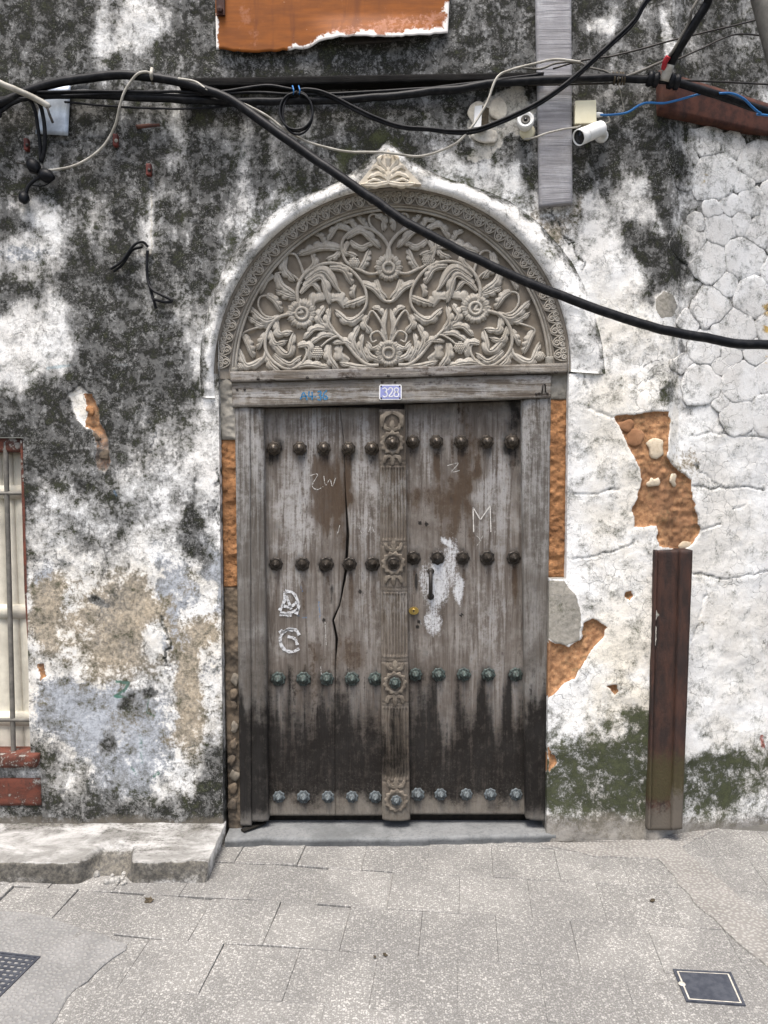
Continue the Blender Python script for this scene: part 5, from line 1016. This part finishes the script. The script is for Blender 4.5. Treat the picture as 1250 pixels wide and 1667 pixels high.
# rusted post: a channel with two flanges
ch = tag(link(bpy.data.objects.new('steel_post', None), None, at(1086, 1348, 0.05)), 'dark rusted steel channel post let into the wall right of the door', 'post', kind='thing')
def post_rust():
    m = NT('rusted_post_steel'); o = m.coord('Object'); n = m.noise(m.coord('Object', (1, 1, .25)), 16, 8, .7); f = m.noise(o, 60, 8, .7); p = m.attr('stain')
    col = m.mix(m.rng(n, .38, .62), (0.055, 0.026, 0.018), (0.022, 0.014, 0.012)); col = m.mix(m.rng(f, .64, .72, 0, .7), col, (0.11, .06, .035))
    col = m.mix(m.thr(p[0], f, 1.0, .3, .8), col, (0.045, 0.037, 0.016)); col = m.mix(m.thr(p[1], f, 1.2, .3, .8), col, (0.095, .082, .066)); col = m.mix(m.thr(p[2], f, 2.0, .6, .8), col, (0.6, .58, .54)); return m.done(col, .7, f, .4, .006)
M['post_rust'] = post_rust()
def pmask(px, py):
    z = np.zeros(np.shape(px)); return dict(stain=np.stack([0.75 * sstep(1180, 1260, py) * sstep(1330, 1290, py), 0.9 * sstep(1275, 1345, py + 25 * (px > 1092)), 0.18 * sstep(1000, 900, py), z], -1))
panel('web', [(1070, 896), (1057, 1352)], [(1108, 896), (1094, 1352)], -0.004, 12, 120, 0.06, M['post_rust'], ch, lambda a, b: (fbm(a, b, 30, 3, 4) - .5) * .004, pmask)
panel('flange', [(1108, 896), (1094, 1352)], [(1128, 896), (1111, 1350)], -0.024, 8, 120, 0.10, M['post_rust'], ch, lambda a, b: (fbm(a, b, 30, 3, 5) - .5) * .004, pmask)
panel('flange', [(1067, 896), (1055, 1352)], [(1071, 896), (1059, 1352)], -0.030, 4, 120, 0.07, M['post_rust'], ch, None, pmask)
# orange sheet over the upper window
shp = tag(link(bpy.data.objects.new('painted_sheet', None), None, at(540, 60, -0.02)), 'rust orange painted sheet with a curled lower edge above the cables', 'sheet', kind='thing')
bot = [(352, 80), (385, 83), (415, 85), (445, 84), (470, 81), (500, 78), (520, 68), (545, 61), (575, 58), (610, 60), (650, 59), (690, 57), (728, 54)]
nxs, nys = 110, 30; bx = np.linspace(352, 729, nxs); by = np.interp(bx, [p[0] for p in bot], [p[1] for p in bot]) + (vnoise(bx * .15, bx * 0, 3) - .5) * 3
tt = np.linspace(0, 1, nys)[:, None]; QX = np.linspace(349, 734, nxs)[None, :] * (1 - tt) + bx[None] * tt; QY = -60 * (1 - tt) + by[None] * tt
curl = sstep(490, 560, QX) * sstep(740, 650, QX) * sstep(20, 62, QY); PS = at(QX, QY, -0.022 - 0.035 * curl)
pa = np.zeros((nys, nxs, 4)); pa[..., :3] = (0.72, .69, .65)
d_e = np.minimum(by[None] - QY + 0 * QX, 1e9); nW = fbm(QX, QY, 14, 3, 22)
pa[..., 3] = np.clip(0.75 * sstep(20, 2, 734 - QX + (nW - .5) * 26) * sstep(-5, 12, QY) + 0.8 * sstep(14, 1, d_e + (nW - .5) * 18) * sstep(455, 480, QX) + .9 * sstep(10, 1, QX - 350 + (nW - .5) * 8) * sstep(18, 30, QY), 0, 1)
pk = sstep(500, 540, QX) * sstep(26, 50, QY + 0.16 * (QX - 560)) * 0.42; pa[..., :3] = np.where((pk > pa[..., 3])[..., None], np.array((0.32, 0.145, 0.088)), pa[..., :3]); pa[..., 3] = np.maximum(pa[..., 3], pk)
V = PS.reshape(-1, 3); Vb = V.copy(); Vb[:, 1] += 0.003; rim = rim_edges(nxs, nys); n0 = len(V); mR = len(rim)
F = np.concatenate([grid_faces(nxs, nys), grid_faces(nxs, nys, n0)[:, ::-1], np.array([(rim[(i + 1) % mR], rim[i], n0 + rim[i], n0 + rim[(i + 1) % mR]) for i in range(mR)])])
put('sheet', np.concatenate([V, Vb]), F, M['sheet'], shp, True, dict(paint=np.concatenate([pa.reshape(-1, 4)] * 2)))
mb = MB(); box_mb(mb, at(352, 24, -.036), at(366, -30, -.020)); mb.build('hinge_plate', M['rust'], shp, False)
mb = MB(); lathe_mb(mb, [(5 * PXM, 0), (5 * PXM, 4 * PXM), (.05 * PXM, 5 * PXM)], at(358, 16, -.036), sides=6); mb.build('bolt', M['rust'], shp, False)
panel('dark_gap', [(500, 60), (505, 78)], [(700, 52), (700, 62)], 0.004, 20, 4, 0.01, M['iron'], shp, None, None, 0)
board('steel_plate', [(69, 137), (57, 217)], [(114, 139), (110, 220)], -0.016, 0.006, M['steel'], 'shiny galvanised steel plate fixed behind the cables at the left', 'plate', 8, 12)
for x, y in ((68, 208), (103, 209)):
    pass
# electrical fittings
jb = empty('junction_box', at(953, 200, -.03), 'cream plastic junction box beside the upright board above the white camera', 'junction box')
mb = MB(); q = at([938, 969, 970, 937], [165, 164, 199, 200], -0.045); prism_mb(mb, q, np.zeros(3), np.array([0, .05, 0])); o = mb.build('box_body', M['ivory'], jb, False); bv = o.modifiers.new('bevel', 'BEVEL'); bv.width = .004; bv.segments = 3
mb = MB(); q = at([936.5, 970.5, 971.5, 935.5], [163.5, 162.5, 200.5, 201.5], -0.053); prism_mb(mb, q, np.zeros(3), np.array([0, .010, 0])); o = mb.build('box_lid', M['ivory'], jb, False); bv = o.modifiers.new('bevel', 'BEVEL'); bv.width = .003; bv.segments = 3
mb = MB(); lathe_mb(mb, [(3.6 * PXM, 0), (4.2 * PXM, 4 * PXM), (3.2 * PXM, 10 * PXM), (1.5 * PXM, 12 * PXM)], at(970, 187, -.025), (1, 0, 0), 10); mb.build('cable_gland', M['white_plastic'], jb)
cm = empty('security_camera', at(982, 225, 0), 'white bullet security camera below the cream junction box', 'camera')
A, B = at(980, 208, -0.06), at(942, 224, -0.135); ax = (B - A) / np.linalg.norm(B - A); Ln = np.linalg.norm(B - A); r = 11.8 * PXM
mb = MB(); lathe_mb(mb, [(.001, 0), (r * .8, 0.001), (r * .95, .008), (r, .03), (r, Ln * .72), (r * .98, Ln * .72 + .002)], A, ax, 24); mb.build('camera_body', M['white_plastic'], cm)
mb = MB(); lathe_mb(mb, [(r * .9, Ln * .715), (r * .9, Ln * .745)], A, ax, 24); mb.build('seam_ring', M['iron'], cm)
mb = MB(); lathe_mb(mb, [(r * .98, Ln * .745), (r * 1.02, Ln * .75), (r * 1.02, Ln), (r * .9, Ln + .001), (r * .88, Ln - .006)], A, ax, 24); mb.build('front_ring', M['white_plastic'], cm)
mb = MB(); lathe_mb(mb, [(r * .9, Ln - .006), (r * .45, Ln - .005), (r * .4, Ln - .001), (.0005, Ln)], A, ax, 24); mb.build('lens', M['lens'], cm)
mb = MB(); tube_mb(mb, smooth_path([A + ax * .02, at(984, 218, -.03), at(980, 222, -.006)], 10), 5 * PXM, 8, (1, 0, 0)); lathe_mb(mb, [(11 * PXM, 0), (11 * PXM, 4 * PXM), (9 * PXM, 6 * PXM), (.05 * PXM, 6.2 * PXM)], at(978, 222, .004), sides=18); mb.build('mount', M['white_plastic'], cm)
sn = empty('outdoor_sensor', at(855, 222, 0), 'small round white outdoor sensor with a dark centre left of the upright board', 'sensor')
mb = MB(); lathe_mb(mb, [(10 * PXM, -.01), (13 * PXM, 6 * PXM), (13.4 * PXM, 14 * PXM), (12 * PXM, 17 * PXM), (10 * PXM, 16 * PXM), (7 * PXM, 15 * PXM)], at(855, 203, -.02), (-.15, -1, .1), 24); mb.build('housing', M['white_plastic'], sn)
mb = MB(); lathe_mb(mb, [(7.5 * PXM, 15 * PXM), (6.5 * PXM, 17 * PXM), (5 * PXM, 15.5 * PXM), (.05, 15.4 * PXM)][:3] + [(.05 * PXM, 15.4 * PXM)], at(855, 203, -.02), (-.15, -1, .1), 20); mb.build('lens', M['grey_wire'], sn)
mb = MB(); lathe_mb(mb, [(3 * PXM, 16 * PXM), (2.5 * PXM, 16.6 * PXM), (.05 * PXM, 16.8 * PXM)], at(855, 203, -.02), (-.15, -1, .1), 12); mb.build('pupil', M['lens'], sn)
mb = MB(); lathe_mb(mb, [(12 * PXM, 0), (12 * PXM, 5 * PXM), (10 * PXM, 7 * PXM), (.05 * PXM, 7 * PXM)], at(858, 216, .004), sides=18); mb.build('base', M['ivory'], sn)
sw = empty('wall_socket', at(790, 235, 0), 'broken white plaster patch with an old switch box under the cable at the right', 'switch box')
def lump(cx_, cy_, rx, ry, seed, mat, nm, h=.0045):
    p = np.array(blob_cell(cx_, cy_, rx, ry, seed)); p = resample(np.concatenate([p, p[:1]]), 33)[:-1]; p = .25 * np.roll(p, 1, 0) + .5 * p + .25 * np.roll(p, -1, 0); rws = []
    for f, hh_ in ((1, .008), (.97, -.3 * h), (.85, -.8 * h), (.6, -h), (.3, -h * .9)):
        q = np.array([cx_, cy_]) + (p - [cx_, cy_]) * f; rws.append(at(q[:, 0], q[:, 1], hh_ + (fbm(q[:, 0], q[:, 1], 7, 3, seed) - .5) * h * 1.1 * (f < 1)))
    V = np.concatenate(rws + [at(cx_, cy_, -h)[None]]); n = 32
    return put(nm, V, [tuple(f) for f in grid_faces(n, 5, 0, True)], mat, sw, True, None, [(5 * n, 4 * n + i, 4 * n + (i + 1) % n) for i in range(n)])
M['fresh_plaster'] = make_concrete('white_plaster_lump', (0.66, .63, .56), (.5, .46, .38), 0, (.3, .27, .22))
lump(778, 185, 17, 26, 5, M['fresh_plaster'], 'plaster_lump'); lump(812, 178, 18, 22, 8, M['fresh_plaster'], 'plaster_lump'); lump(790, 222, 25, 14, 13, M['fresh_plaster'], 'plaster_lump', .006)
mb = MB(); q = at([773, 785, 783, 771], [173, 171, 206, 207], -.055); prism_mb(mb, q, np.zeros(3), np.array([0, .03, 0])); mb.build('switch_plate', M['white_plastic'], sw, False)
mb = MB(); q = at([785, 796, 795, 783], [172, 176, 205, 206], -.050); prism_mb(mb, q, np.zeros(3), np.array([0, .03, 0])); mb.build('box_side', M['litter'], sw, False)
for k, (x, y, lab) in enumerate(((189, 229, 'red brown porcelain cable cleat right of the steel plate'), (243, 277, 'red brown porcelain cable cleat set in a small dark hole'), (44, 236, 'worn red cleat stub just above the hanging plugs'))):
    c = empty('cable_cleat', at(x, y, 0), lab, 'cleat', 'porcelain cleats on the wall'); mb = MB(); s = PXM
    box_mb(mb, at(x - 6, y + 8, -.022), at(x + 5, y - 8, .004)); o = mb.build('cleat_body', M['insul'], c, False); bv = o.modifiers.new('b', 'BEVEL'); bv.width = .005; bv.segments = 2
    mb = MB(); lathe_mb(mb, [(3 * s, 0), (2.4 * s, 2 * s), (.02 * s, 2.2 * s)], at(x, y, -.022), sides=8); mb.build('screw', M['iron'] if k else M['white_wire'], c)
board('slot_strip', [(220, 203), (222, 209)], [(262, 198), (262, 206)], -0.004, 0.02, M['rust'], 'small rusted iron strip let into the wall below the cables', 'iron strip', 12, 4)

# ------------------------------------------------------------------ cables
def cable(name, pts, rad, mat, label, cat='cable', group=None, n=None, parts=None, lines=None):
    """pts: (photo x, photo y, metres in front of the wall plane)"""
    mb = MB()
    def run_on(q):                                   # carry a cable on past the edge of the view
        q = [tuple(map(float, a)) for a in q]
        for e, i in ((q[0], q[1]), (q[-1], q[-2])):
            if e[0] < 0 or e[0] > IW or e[1] < 0:
                d = np.array(e[:2]) - np.array(i[:2]); d = d / np.linalg.norm(d) * 420; n_ = (e[0] + d[0], e[1] + d[1] * .6, e[2] - .0 if e[1] < 0 else e[2])
                if e == q[0]: q.insert(0, n_)
                else: q.append(n_)
        return q
    for ps in [run_on(q) for q in (lines or [pts])]:
        p = smooth_path(np.array(ps, float), n or 14 * len(ps)); kx = np.cumsum(np.r_[0, np.hypot(*np.diff(p[:, :2], axis=0).T)]); am = min(3.2, 0.5 + 0.3 * rad) * np.clip(np.minimum(kx, kx[-1] - kx) / 40, 0, 1); p[:, 1] += am * (fbm(kx, kx * 0 + len(label), 48, 3, int(rad * 10)) - .5) * 2; p[:, 0] += am * .6 * (fbm(kx, kx * 0 + 9 + len(label), 48, 3, 5) - .5); tube_mb(mb, at(p[:, 0], p[:, 1], -p[:, 2]), rad * PXM * np.ones(len(p)), 8)
    o = mb.build(name, mat); return tag(o, label, cat, group)
G_ = 'cables strung along the wall'
cable('thick_cable', [(-120, 215, .09), (0, 168, .09), (50, 148, .08), (100, 133, .08), (180, 122, .085), (240, 124, .09), (300, 135, .10), (350, 151, .12), (395, 175, .13), (440, 207, .15), (500, 249, .17), (560, 291, .20), (620, 334, .22), (690, 378, .25), (760, 415, .27), (830, 446, .29), (900, 475, .31), (980, 506, .33), (1060, 531, .34), (1150, 551, .34), (1250, 562, .32), (1400, 560, .25)], 7.0, M['black'], 'thick black cable dropping diagonally across the carved arch', group=G_)
cable('thick_cable', [(-120, 190, .05), (0, 165, .055), (40, 158, .06), (100, 154, .065), (200, 157, .07), (300, 162, .072), (400, 166, .07), (500, 164, .072), (600, 160, .075), (700, 150, .08), (800, 137, .085), (870, 131, .09), (950, 127, .09), (1010, 126, .09), (1080, 130, .09), (1105, 136, .09), (1160, 152, .08), (1250, 182, .02), (1400, 225, -.1)], 6.2, M['black'], 'thick black main cable running level along the whole wall above the arch', group=G_)
cable('thin_cable', None, 2.3, M['black'], 'two thin black twin wires between the main cable and the coil', group=G_, lines=[[(60, 150, .085), (150, 149, .09), (250, 149, .092), (340, 151, .09), (400, 143, .09), (440, 140, .09), (478, 146, .09)], [(100, 156, .085), (200, 153, .085), (330, 155, .085), (420, 150, .085), (480, 154, .085), (600, 150, .085), (720, 141, .085), (880, 121, .08)]])
cable('thin_cable', [(105, 166, .07), (160, 171, .072), (230, 176, .072), (300, 177, .07), (360, 174, .068), (420, 168, .06)], 1.7, M['black'], 'thin dark wire sagging just below the main cable at the left', group=G_)
cable('twin_cable', None, 2.3, M['black'], 'twin black wires swinging from the coil up to the top right corner', group=G_, lines=[[(486, 150, .09), (500, 147, .092), (530, 154, .095), (580, 181, .10), (640, 205, .10), (700, 213, .10), (757, 218, .10), (800, 206, .12), (860, 180, .14), (920, 141, .16), (970, 97, .18), (1030, 40, .2), (1090, -30, .22)], [(486, 147, .092), (500, 145, .095), (530, 151, .10), (580, 176, .105), (640, 201, .105), (700, 210, .105), (757, 213, .105), (800, 201, .125), (860, 175, .145), (920, 136, .165), (970, 92, .185), (1030, 34, .205), (1085, -30, .225)]])
loops = []
for k, (rx, ry, ox, oy) in enumerate(((26, 32, 0, 0), (24, 35, 1.5, 2), (27, 30, -1, -1))): loops.append([(483 + ox + rx * math.cos(a), 182 + oy + ry * math.sin(a), .095 + .006 * k + .004 * math.sin(a)) for a in np.linspace(-1.5, 2 * math.pi - 1.6, 14)])
cl = cable('cable_coil', None, 1.7, M['black'], 'small round coil of black wire hanging from the main cable', 'cable coil', lines=loops)
mb = MB(); [tube_mb(mb, smooth_path([at(x, 140, -.10), at(x + 2, 147, -.115), at(x + 1, 154, -.10)], 8), 1.1 * PXM, 6, (1, 0, 0)) for x in (476, 486)]; tag(mb.build('cable_tie', M['blue_wire']), 'pale blue wire ties holding the black coil to the cable', 'wire tie')
cable('white_wire', [(52, 278, .03), (90, 276, .03), (130, 266, .03), (165, 241, .035), (186, 207, .05), (195, 172, .09), (204, 146, .10), (222, 122, .11), (236, 117, .11), (247, 120, .105)], 2.0, M['white_wire'], 'thin white wire looping from the hanging plugs up to the upper cable', group='pale wires')
cable('white_wire', [(290, 128, .115), (318, 133, .12), (342, 148, .13), (392, 167, .12), (432, 187, .10), (462, 209, .09), (500, 230, .08), (560, 246, .075), (620, 248, .075), (680, 254, .075), (730, 240, .08), (757, 220, .10), (790, 172, .10), (808, 128, .11), (830, 114, .11), (870, 104, .11), (905, 97, .11), (945, 101, .11)], 1.9, M['white_wire'], 'long pale wire sagging over the tip of the arch to the upright board', group='pale wires')
cable('grey_wire', [(850, 111, .08), (880, 112, .08), (905, 103, .085), (940, 101, .09), (960, 110, .09), (985, 116, .09), (1002, 126, .09)], 1.6, M['grey_wire'], 'grey wire twisting across the top of the upright board', group='pale wires')
cable('thin_cable', [(900, 112, .06), (945, 99, .08), (1000, 91, .08), (1070, 72, .08), (1150, 52, .06), (1240, 30, .02), (1330, 5, -.02)], 1.5, M['iron'], 'thin dark wire rising from the board to the upper right corner', group=G_)
cable('thin_cable', [(1095, 100, .08), (1140, 80, .06), (1195, 57, .03), (1250, 60, 0), (1330, 70, -.04)], 1.4, M['iron'], 'thin dark wire bent to the right above the rusted beam', group=G_)
cable('thin_cable', [(1100, 130, .09), (1180, 134, .05), (1250, 137, .01), (1350, 140, -.03)], 1.5, M['iron'], 'thin straight dark wire crossing in front of the rusted beam', group=G_)
cable('thin_cable', [(860, 138, .06), (930, 138, .065), (1000, 135, .08), (1010, 130, .085)], 1.5, M['iron'], 'short thin wire tucked under the main cable near the board', group=G_)
cable('thick_cable', [(1180, -40, .3), (1150, 8, .26), (1118, 58, .2), (1098, 92, .15), (1086, 116, .11), (1083, 130, .09)], 6.5, M['black'], 'thick black cable coming down from the top right to the joint', group=G_)
cable('grey_wire', [(1150, -20, .27), (1120, 40, .22), (1090, 90, .16), (1060, 108, .11), (1020, 124, .10), (1004, 128, .10)], 2.2, M['grey_wire'], 'grey wire running beside the thick cable at the top right', group='pale wires')
cable('tape_wrap', [(1088, 92, .165), (1083, 100, .15), (1080, 112, .125)], 4.0, M['red'], 'bright red tape wound round the wires at the top right joint', 'tape')
mb = MB(); tube_mb(mb, resample([at(1090, 105, -.13), at(1081, 132, -.10)], 6), 7.6 * PXM, 10); tag(mb.build('tape_wrap', M['white_wire']), 'dirty white tape round the end of the thick sloping cable', 'tape')
for k, (x, y, lab) in enumerate(((1062, 129, 'left black plastic coupling on the main cable'), (1096, 133, 'right black plastic coupling on the main cable'))):
    mb = MB(); a, b2 = at(x - 9, y - 1.5, -.09), at(x + 9, y + 1.5, -.09); d = b2 - a
    lathe_mb(mb, [(7 * PXM, 0), (11 * PXM, .004), (11.5 * PXM, .02), (9.5 * PXM, .024), (9.5 * PXM, .03), (11.5 * PXM, .034), (11 * PXM, .048), (7 * PXM, .051)], a, d, 16); tag(mb.build('cable_coupling', M['black']), lab, 'coupling', 'cable couplings')
cable('blue_wire', [(975, 187, .03), (995, 187, .04), (1020, 183, .05), (1040, 171, .06), (1055, 167, .06), (1080, 168, .06), (1110, 161, .06), (1142, 152, .05)], 1.8, M['blue_wire'], 'bright blue wire running from the junction box to the rusted beam', group='blue wires')
cable('blue_wire', [(1170, 152, .09), (1190, 152, .09), (1210, 160, .085), (1225, 174, .07), (1240, 185, .06), (1270, 190, .04)], 1.8, M['blue_wire'], 'bright blue wire curling over the main cable at the right edge', group='blue wires')
cable('white_wire', [(853, 227, .02), (870, 224, .05), (890, 217, .06), (915, 211, .06), (940, 207, .05), (946, 203, .04)], 1.5, M['white_wire'], 'short white wire from the round sensor across the board', group='pale wires')
cable('white_wire', [(975, 212, .05), (980, 203, .045), (992, 198, .03), (990, 190, .02)], 1.4, M['white_wire'], 'short white tail of wire behind the bullet camera', group='pale wires')
cable('thin_cable', [(1004, 130, .09), (1010, 150, .05), (1013, 165, .02), (1016, 180, .01)], 0.8, M['white_wire'], 'hair thin loose wire hanging below the main cable joint', group='pale wires')
mb = MB(); [tube_mb(mb, smooth_path([at(x, 118, -.07), at(x + 3, 126, -.105), at(x + 1, 138, -.08)], 8), 1.6 * PXM, 6, (1, 0, 0)) for x in (998, 1004, 1010, 1014)]; tag(mb.build('wire_splice', M['litter']), 'brown tangle of wire ends wrapped on the main cable', 'wire splice')
mb = MB(); tube_mb(mb, smooth_path([at(247, 112, -.06), at(246, 122, -.12), at(249, 136, -.06)], 10), 2.6 * PXM, 8, (1, 0, 0)); tag(mb.build('cable_clip', M['white_wire']), 'white clip with a rusty tail gripping the upper left cable', 'cable clip')
cable('grey_conduit', [(-80, 95, .2), (-5, 133, .16), (25, 146, .14), (50, 157, .12), (74, 170, .10), (80, 176, .09)], 4.6, M['white_wire'], 'pale grey conduit entering at the left edge over the cables', 'conduit')
cable('hanging_cable', [(-40, 205, .08), (0, 182, .085), (20, 168, .09), (45, 161, .09), (56, 178, .08), (61, 205, .06), (65, 235, .045), (66, 262, .035)], 3.0, M['black'], 'left black wire hanging down to the plugs below the steel plate', group='hanging wires')
cable('hanging_cable', [(-40, 195, .07), (0, 176, .08), (30, 162, .09), (60, 165, .09), (70, 190, .07), (73, 220, .055), (72, 245, .045), (67, 265, .035)], 3.2, M['black'], 'right black wire hanging down to the plugs below the steel plate', group='hanging wires')
cable('wire_end', [(76, 172, .10), (80, 185, .10), (86, 200, .09)], 2.0, M['iron'], 'short dark bare wire end in front of the steel plate', 'wire end')
def plug(x, y, r, ax, label):
    e = empty('wall_plug', at(x, y, -.01), label, 'plug', 'black plugs hanging on the wall'); mb = MB(); s = PXM
    lathe_mb(mb, [(.05 * s, -r * 1.3 * s), (r * .7 * s, -r * 1.2 * s), (r * s, -r * .4 * s), (r * 1.05 * s, .5 * r * s), (r * .7 * s, r * .9 * s), (.4 * r * s, r * 1.5 * s), (.05 * s, r * 1.55 * s)], at(x, y, -.03), ax, 12); mb.build('plug_body', M['black'], e)
    mb = MB(); lathe_mb(mb, [(1.2 * s, 0), (1.2 * s, r * 2.2 * s), (.02 * s, r * 2.25 * s)], at(x - r * .2, y, -.03), (-1, -.2, .15), 6); mb.build('pin', M['iron'], e)
plug(54, 270, 10, (.5, -.4, -.6), 'large black plug where the two hanging wires end'); plug(75, 286, 10, (.8, -.3, -.3), 'black socket end beside the white wire'); plug(39, 322, 8, (.3, -.5, -.8), 'lowest small black plug at the end of the short cord')
cable('short_cord', [(66, 288, .03), (56, 294, .03), (46, 304, .03), (42, 316, .03)], 2.8, M['black'], 'short black cord between the plugs on the left wall', group='hanging wires')
cable('cord_loop', [(52, 302, .02), (68, 303, .025), (80, 298, .025), (84, 290, .03)], 1.0, M['black'], 'hair thin dark cord looped under the black plugs', group='hanging wires')
cable('loose_cable', None, 2.1, M['black'], 'loose cut black cable stapled on the wall left of the arch', 'cable', lines=[[(180, 438, .02), (195, 428, .03), (208, 412, .03), (220, 398, .035), (232, 394, .03), (241, 402, .02)], [(185, 442, .015), (200, 430, .02), (215, 408, .02), (232, 402, .02)]])
cable('loose_cable', None, 2.3, M['black'], 'short black cable hanging below the staple left of the arch', 'cable', lines=[[(240, 408, .02), (239, 430, .02), (241, 458, .02), (248, 472, .03), (262, 480, .04), (280, 490, .04), (268, 492, .03), (250, 487, .02)], [(242, 458, .02), (247, 478, .015), (250, 488, .02), (254, 503, .01)]])
mb = MB(); box_mb(mb, at(233, 413, -.018), at(248, 407, -.002)); tag(mb.build('cable_staple', M['white_wire'], None, False), 'small metal staple holding the loose black cables', 'staple')
# corner of a weathered pole
mb = MB(); tube_mb(mb, resample([at(1228, -60, -.3), at(1248, 20, -.3), at(1290, 180, -.3), at(1600, 1355, -.3)], 30), 16 * PXM, 12); tag(mb.build('leaning_pole', M['grey_wire']), 'weathered brown pole end cutting the top right corner', 'pole')

# ------------------------------------------------------------------ covers in the ground, litter
def gpoly(pts, z): return atz([p[0] for p in pts], [p[1] for p in pts], z)
mc = empty('manhole_cover', atz(1155, 1607, 0), 'small black square access cover with a pale line, set in the pavement', 'manhole cover')
def lerp_quad(q, s): c = np.mean(q, 0); return [tuple(c + (np.array(p) - c) * s) for p in q]
Qc = [(1095, 1577), (1190, 1582), (1214, 1636), (1117, 1629)]
def ring(name, a, b, z, th, mat, parent):
    A_, B_ = gpoly(a, z), gpoly(b, z); V = np.concatenate([A_, B_, A_ - [0, 0, th], B_ - [0, 0, th]])
    put(name, V, [(i, (i + 1) % 4, 4 + (i + 1) % 4, 4 + i) for i in range(4)] + [(8 + i, 8 + (i + 1) % 4, (i + 1) % 4, i) for i in range(4)] + [(4 + i, 4 + (i + 1) % 4, 12 + (i + 1) % 4, 12 + i) for i in range(4)], mat, parent, False)
ring('frame', Qc, lerp_quad(Qc, .90), .006, .03, M['grate'], mc); ring('border', lerp_quad(Qc, .895), lerp_quad(Qc, .84), .0045, .03, M['lid_line'], mc)
mb = MB(); prism_mb(mb, gpoly(lerp_quad(Qc, .835), .005), np.zeros(3), np.array([0, 0, -.03])); mb.build('lid', M['grate'], mc, False)
mb = MB(); lathe_mb(mb, [(.012, 0), (.011, .002), (.0005, .003)], atz(1110, 1602, .005), (0, 0, 1), 12); mb.build('lifting_key', M['lid_line'], mc)
gt = empty('drain_grate', atz(15, 1580, 0), 'dark cast iron drain grate with small slots at the left edge', 'drain grate')
g0, gu, gv = atz(66, 1557, .008), None, None
c_r, c_t, c_b = atz(66, 1557, .008), atz(-70, 1541, .008), atz(-4, 1626, .008); gu = c_t - c_r; gv = c_b - c_r
ring_q = [c_r, c_r + gu, c_r + gu + gv, c_r + gv]
def rect_bar(mb, u0, u1, v0, v1, z0=-.016, z1=.0):
    P = [c_r + gu * a + gv * b_ for a, b_ in ((u0, v0), (u1, v0), (u1, v1), (u0, v1))]; prism_mb(mb, [p + [0, 0, z1] for p in P], np.zeros(3), np.array([0, 0, z0 - z1]))
mb = MB(); [rect_bar(mb, *k, -.018, .001) for k in ((0, 1, 0, .035), (0, 1, .965, 1), (0, .03, .035, .965), (.97, 1, .035, .965))]; mb.build('frame', M['grate'], gt, False)
nb_ = 10
for k in range(nb_):
    mb = MB(); v0 = .035 + .93 * (k + .0) / nb_ + .012; rect_bar(mb, .03, .97, v0, v0 + .04); mb.build('bar', M['grate'], gt, False)
for k in range(12):
    mb = MB(); u0 = .03 + .94 * (k + .35) / 12; rect_bar(mb, u0, u0 + .03, .035, .965, -.016, -.001); mb.build('cross_bar', M['grate'], gt, False)
mb = MB(); rect_bar(mb, 0.03, .97, .035, .965, -.004, -.0035); mb.build('drain_floor', M['drain'], gt, False)
for k, (x, y, r, lab) in enumerate(((240, 1466, .022, 'dark clump of dead leaf on the pavement near the ledge'), (1060, 1465, .014, 'small dark dead leaf on the paving at the right'), (627, 1553, .011, 'tiny dark scrap of leaf on the paving in the middle'), (610, 1558, .007, 'tiniest leaf crumb beside the middle scrap'))):
    mb = MB()
    for i in range(7):
        a = rs.uniform(0, 6.28); c = atz(x, y, .006) + np.array([math.cos(a), math.sin(a), 0]) * r * rs.uniform(.1, .8); d = np.array([math.cos(a + 1), math.sin(a + 1), rs.uniform(-.1, .4)]) * r * .7; e2 = np.array([-d[1], d[0], rs.uniform(0, .3) * r]) * .55
        q = [c - d, c + e2, c + d, c - e2]; prism_mb(mb, q, np.zeros(3), np.array([0, 0, .0015]))
    tag(mb.build('dead_leaf', M['litter'], None, False), lab, 'dead leaf', 'dead leaves on the pavement')
